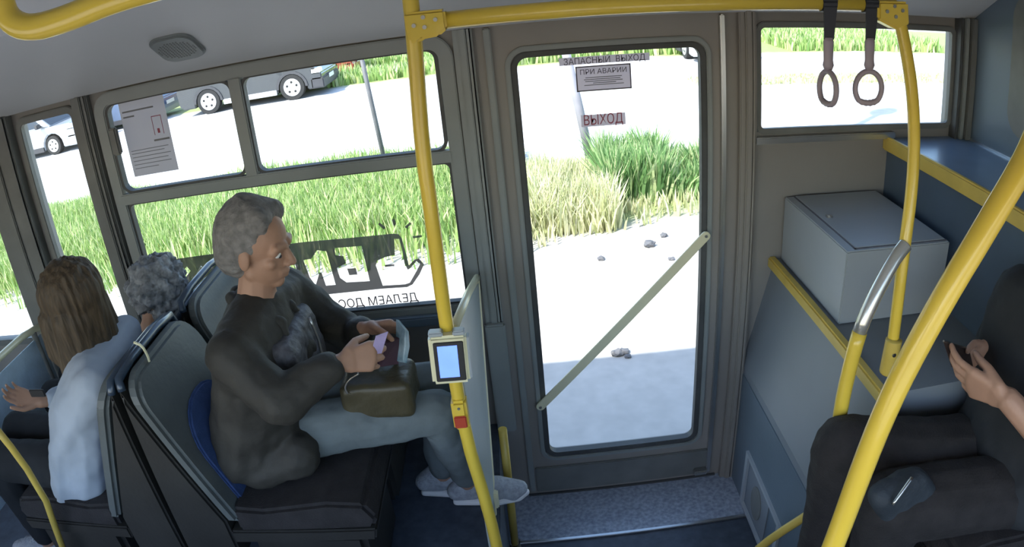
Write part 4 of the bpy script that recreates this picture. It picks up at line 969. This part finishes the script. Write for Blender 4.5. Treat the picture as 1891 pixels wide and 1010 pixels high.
grass('grass', 'tall green weeds right of the post behind the door glass', 9500, (1.0, 3.4), (4.7, 5.7), lambda x, y: (.42 if x < 1.7 else .24)+.42*nz(x, y, 2.5)**1.5, M['weed'], lambda x, y: .15+nz(x, y, 2.2)**2*1.6, w_=.018)
grass('grass', 'green grass strip on the far side of the road', 22000, (-7, 14), (16.9, 23), lambda x, y: .25+.3*nz(x, y), M['grass'], lambda x, y: 0 if (x < -5 and y < 17.5) or (x < -2.5 and 18.5 < y < 20.5 and x > -8) or (x > 5.4 and x < 8.4 and y < 21.5 and y > 16.5) else 1, w_=.04)
grass('grass', 'thin pale grass strip across the road behind the small window', 5000, (4, 14), (11.5, 12.6), .1, M['dry'], w_=.02)
# posts
def post(name, base, topp, r, label, mat):
    b = at(base[0], base[1], z=GROUND); dirt = Vector((0, 0, 1)); h = at(topp[0], topp[1], y=b.y)
    tpt = b+(h-b)*1.15; bm = bmesh.new(); tube(bm, [b-Vector((0, 0, .05)), b.lerp(tpt, .5), tpt], r, 14)
    o = link(name, bm, mat, None, smooth=True); return tag(o, label, 'post')
post('street_post', (1098, 325), (1048, 110), .055, 'pale grey post standing in the grass behind the door glass', M['postp'])
post('street_post', (722, 345), (664, 90), .03, 'thin dark leaning post beyond the side window left of the middle pole', M['postd'])
# lamp post whose shadow falls on the road behind the small window
lpst = thing('street_lamp', 'tall post hidden behind the door jamb, its shadow lies on the road', 'lamp post', (2.36, 4.9, GROUND))
tb('post', [(2.36, 4.9, GROUND-.05), (2.36, 4.9, 6.2)], .07, M['postp'], lpst, 0)
bm = bmesh.new(); ball(bm, (2.36, 4.9, 6.3), (.3, .14, .5)); link('lamp_head', bm, M['postd'], lpst, smooth=True)
# clods of dirt
for i, (px, py, s) in enumerate([(1140, 655, .045), (1152, 652, .04), (1199, 455, .06), (1226, 437, .04), (1110, 480, .035), (1240, 480, .03), (1160, 660, .025)]):
    p = at(px, py, z=GROUND); bm = bmesh.new(); ball(bm, p+Vector((0, 0, s*.4)), (s, s*.8, s*.6))
    for v in bm.verts: v.co += Vector([random.uniform(-.2, .2)*s for _ in range(3)])
    tag(link('clod', bm, M['postd'], None), ('pale clod of earth on the bright ground in front of the shadow', 'small stone near the near end of the shadow edge', 'dark stone among the grass edge behind the guard bar', 'small stone by the right door edge near the grass', 'small stone left of centre below the grass', 'tiny stone near the upper end of the guard bar', 'tiny stone right of the pale clod')[i], 'stone')

# cars
def car(label, x, y, face, paint, L=4.3, Wd=1.75, H=1.5, wb=2.6, wr=.33, suv=False, cat='car', rot=0):
    """front wheel at (x,y) on the side facing the bus; face +1: front towards +x"""
    root = thing('car', label, cat, (0, 0, 0)); s = face; X_, Y_ = x, y; x = y = 0
    g = GROUND; gc = .22 if suv else .16; belt = .98 if suv else .6*H
    xf = x+s*.85; xr_ = xf-s*L; xw2 = x-s*wb
    def U(u): return xf-s*u*L      # u=0 front, 1 rear
    def arch(cx, n=8):
        return [(cx+s*(wr+.07)*math.cos(a), g+wr*.95+(wr+.07)*math.sin(a)) for a in [PI*k/n for k in range(n+1)]]
    bot = g+gc
    prof = [(U(.0), bot+.12), (U(.0), g+.62), (U(.03), g+.78), (U(.24), g+belt), (U(.97), g+belt+.04), (U(1), g+.75), (U(.99), bot+.1), (U(.96), bot)]
    a2 = [p for p in arch(xw2) if p[1] > bot]; a1 = [p for p in arch(x) if p[1] > bot]
    prof += [(a2[-1][0], bot)]+a2[::-1]+[(a2[0][0], bot)]+[(a1[-1][0], bot)]+a1[::-1]+[(a1[0][0], bot)]+[(U(.03), bot)]
    bm = bmesh.new(); prism(bm, [(a, y+.02, b) for a, b in prof], (0, Wd-.04, 0)); link('car_body', bm, M[paint], root, bevel=.03)
    # greenhouse: tapered
    base = [(U(.22), belt), (U(.40), H), (U(.84 if not suv else .88), H-.02), (U(.97), belt+.03)]
    bm = bmesh.new(); lo = []; 
    A = [bm.verts.new((p, y+.04+(.16 if k in (1, 2) else 0), g+z_)) for k, (p, z_) in enumerate(base)]
    B = [bm.verts.new((p, y+Wd-.04-(.16 if k in (1, 2) else 0), g+z_)) for k, (p, z_) in enumerate(base)]
    bm.faces.new(A); bm.faces.new(B[::-1])
    for i in range(4): bm.faces.new((A[i], B[i], B[(i+1) % 4], A[(i+1) % 4]))
    link('cabin', bm, M[paint], root, bevel=.03)
    def side(u0, u1, u2, u3, nm='side_window'):
        def yy_(z_): return y+.04+.16*(z_-belt)/(H-belt)-.006
        zt = H-.07; zb_ = belt+.05
        q = [(U(u0), yy_(zb_), g+zb_), (U(u1), yy_(zt), g+zt), (U(u2), yy_(zt), g+zt), (U(u3), yy_(zb_), g+zb_)]
        bm = bmesh.new(); prism(bm, q, (0, .01, 0)); link(nm, bm, M['cglass'], root)
    side(.29, .42, .54, .55); side(.565, .56, .70, .72); side(.74, .72, .82, .88)
    bm = bmesh.new(); prism(bm, [(U(.235), y+.15, g+belt+.03), (U(.385), y+.25, g+H-.05), (U(.385), y+Wd-.25, g+H-.05), (U(.235), y+Wd-.15, g+belt+.03)], (s*.02, 0, .012)); link('windscreen', bm, M['cglass'], root)
    for cx in (x, xw2):
        bm = bmesh.new(); tube(bm, [(cx, y, g+wr), (cx, y+.2, g+wr)], wr, 28); wh = link('wheel', bm, M['tyre'], root, bevel=.01)
        bm = bmesh.new(); tube(bm, [(cx, y-.008, g+wr), (cx, y+.02, g+wr)], wr*.68, 24); link('rim', bm, M['rim'], wh)
        for k in range(5):
            a = 2*PI*k/5+.3; c_ = Vector((cx+math.cos(a)*wr*.4, y-.012, g+wr+math.sin(a)*wr*.4)); bm = bmesh.new(); tube(bm, [c_, c_+Vector((0, .01, 0))], wr*.10, 8); link('rim_hole', bm, M['tyre'], wh)
        if suv:
            bm = bmesh.new(); ar = [(cx+(wr+.10)*math.cos(PI*k/10), g+wr*.95+(wr+.10)*math.sin(PI*k/10)) for k in range(11)]; ai = [(cx+(wr+.03)*math.cos(PI*k/10), g+wr*.95+(wr+.03)*math.sin(PI*k/10)) for k in range(11)]
            prism(bm, [(a, y-.01, b) for a, b in ar+ai[::-1]], (0, .05, 0)); link('wheel_arch', bm, M['trimc'], root)
    for cx in (x, xw2):
        bm = bmesh.new(); tube(bm, [(cx, y+Wd-.2, g+wr), (cx, y+Wd, g+wr)], wr, 20); link('wheel', bm, M['tyre'], root)
    bx('sill_trim', (min(x, xw2)+wr+.1, y-.005, bot-.02), (max(x, xw2)-wr-.1, y+.05, bot+.12), M['trimc' if not suv else 'rim'], root, .01)
    bx('headlamp', (xf-s*.28, y+.0, g+.62), (xf-s*.02, y+.3, g+.76), M['lampg'], root, .02)
    bx('bumper', (xf-s*.3, y-.01, bot), (xf+s*.05, y+Wd+.01, bot+.28), M['trimc' if suv else paint], root, .03)
    bx('number_plate', (xf+s*.05, y+Wd/2-.26, g+.4), (xf+s*.06, y+Wd/2+.26, g+.51), M['cwhite'], root)
    bx('door_handle', (U(.5)-.07, y-.01, g+.8), (U(.5)+.07, y+.02, g+.83), M['trimc'], root, .006)
    bx('mirror', (U(.31)-.06, y-.16, g+belt+.03), (U(.31)+.06, y+.02, g+belt+.16), M['trimc'], root, .02)
    root.location = (X_, Y_, 0); root.rotation_euler.z = rot
    return root
ca = at(540, 187, z=GROUND); cb = at(385, 213, z=GROUND)
car('dark grey off-road car parked across the road, seen through the upper window', ca.x, 15.5, 1, 'cdark', 4.3, 1.8, 1.65, ca.x-cb.x, .35, True)
cs = at(103, 286, z=GROUND); car('silver estate car seen through the narrow left window', cs.x, cs.y, 1, 'csilver', 3.9, 1.6, 1.32, 2.4, .27)
cc = at(252, 236, z=GROUND); car('blue grey car partly hidden behind the paper notice', cc.x-.2, cc.y+.3, 1, 'cblue', 3.2, 1.7, 1.45, 1.7, .31)
c6 = at(322, 186, z=GROUND); car('white car beyond, between the notice and the dark grey car', c6.x+.4, c6.y+1.5, 1, 'cwhite', 3.6, 1.7, 1.5, 2.3, .31)
c7 = at(640, 118, z=GROUND); car('red brown car parked behind the front of the dark grey car', at(650, 118, y=18.6).x-.85, 18.6, 1, 'cred', 4.2, 1.7, 1.5, 2.5, .32)
c8 = at(1290, 112, z=GROUND); car('white car at the top right corner of the door glass', c8.x-.25, c8.y+.5, 1, 'cwhite', 4.2, 1.7, 1.5, 2.5, .32, rot=math.radians(-90))
# outer body of the bus
struct(bx('trim_20', (XL, YN-.06, 2.5), (3.4, .06, 2.56), M['busout'])); 
struct(bx('trim_21', (XL, YN, -.2), (3.4, 0, -.06), M['dark']), 'underbody of the bus')

# repeats of a kind share a group phrase
for key, ph_ in (('bus_seat', 'bus seats'), ('car', 'cars parked across the road'), ('sticker', 'stickers on the door glass'), ('clod', 'stones on the bright ground'),
                 ('handrail_pole', 'yellow handrail poles'), ('street_post', 'posts in the grass'), ('strap_loop', 'thin strap loops on the seats')):
    for o in C.objects:
        if o.parent is None and o.name.split('.')[0] == key and 'label' in o: o['group'] = ph_
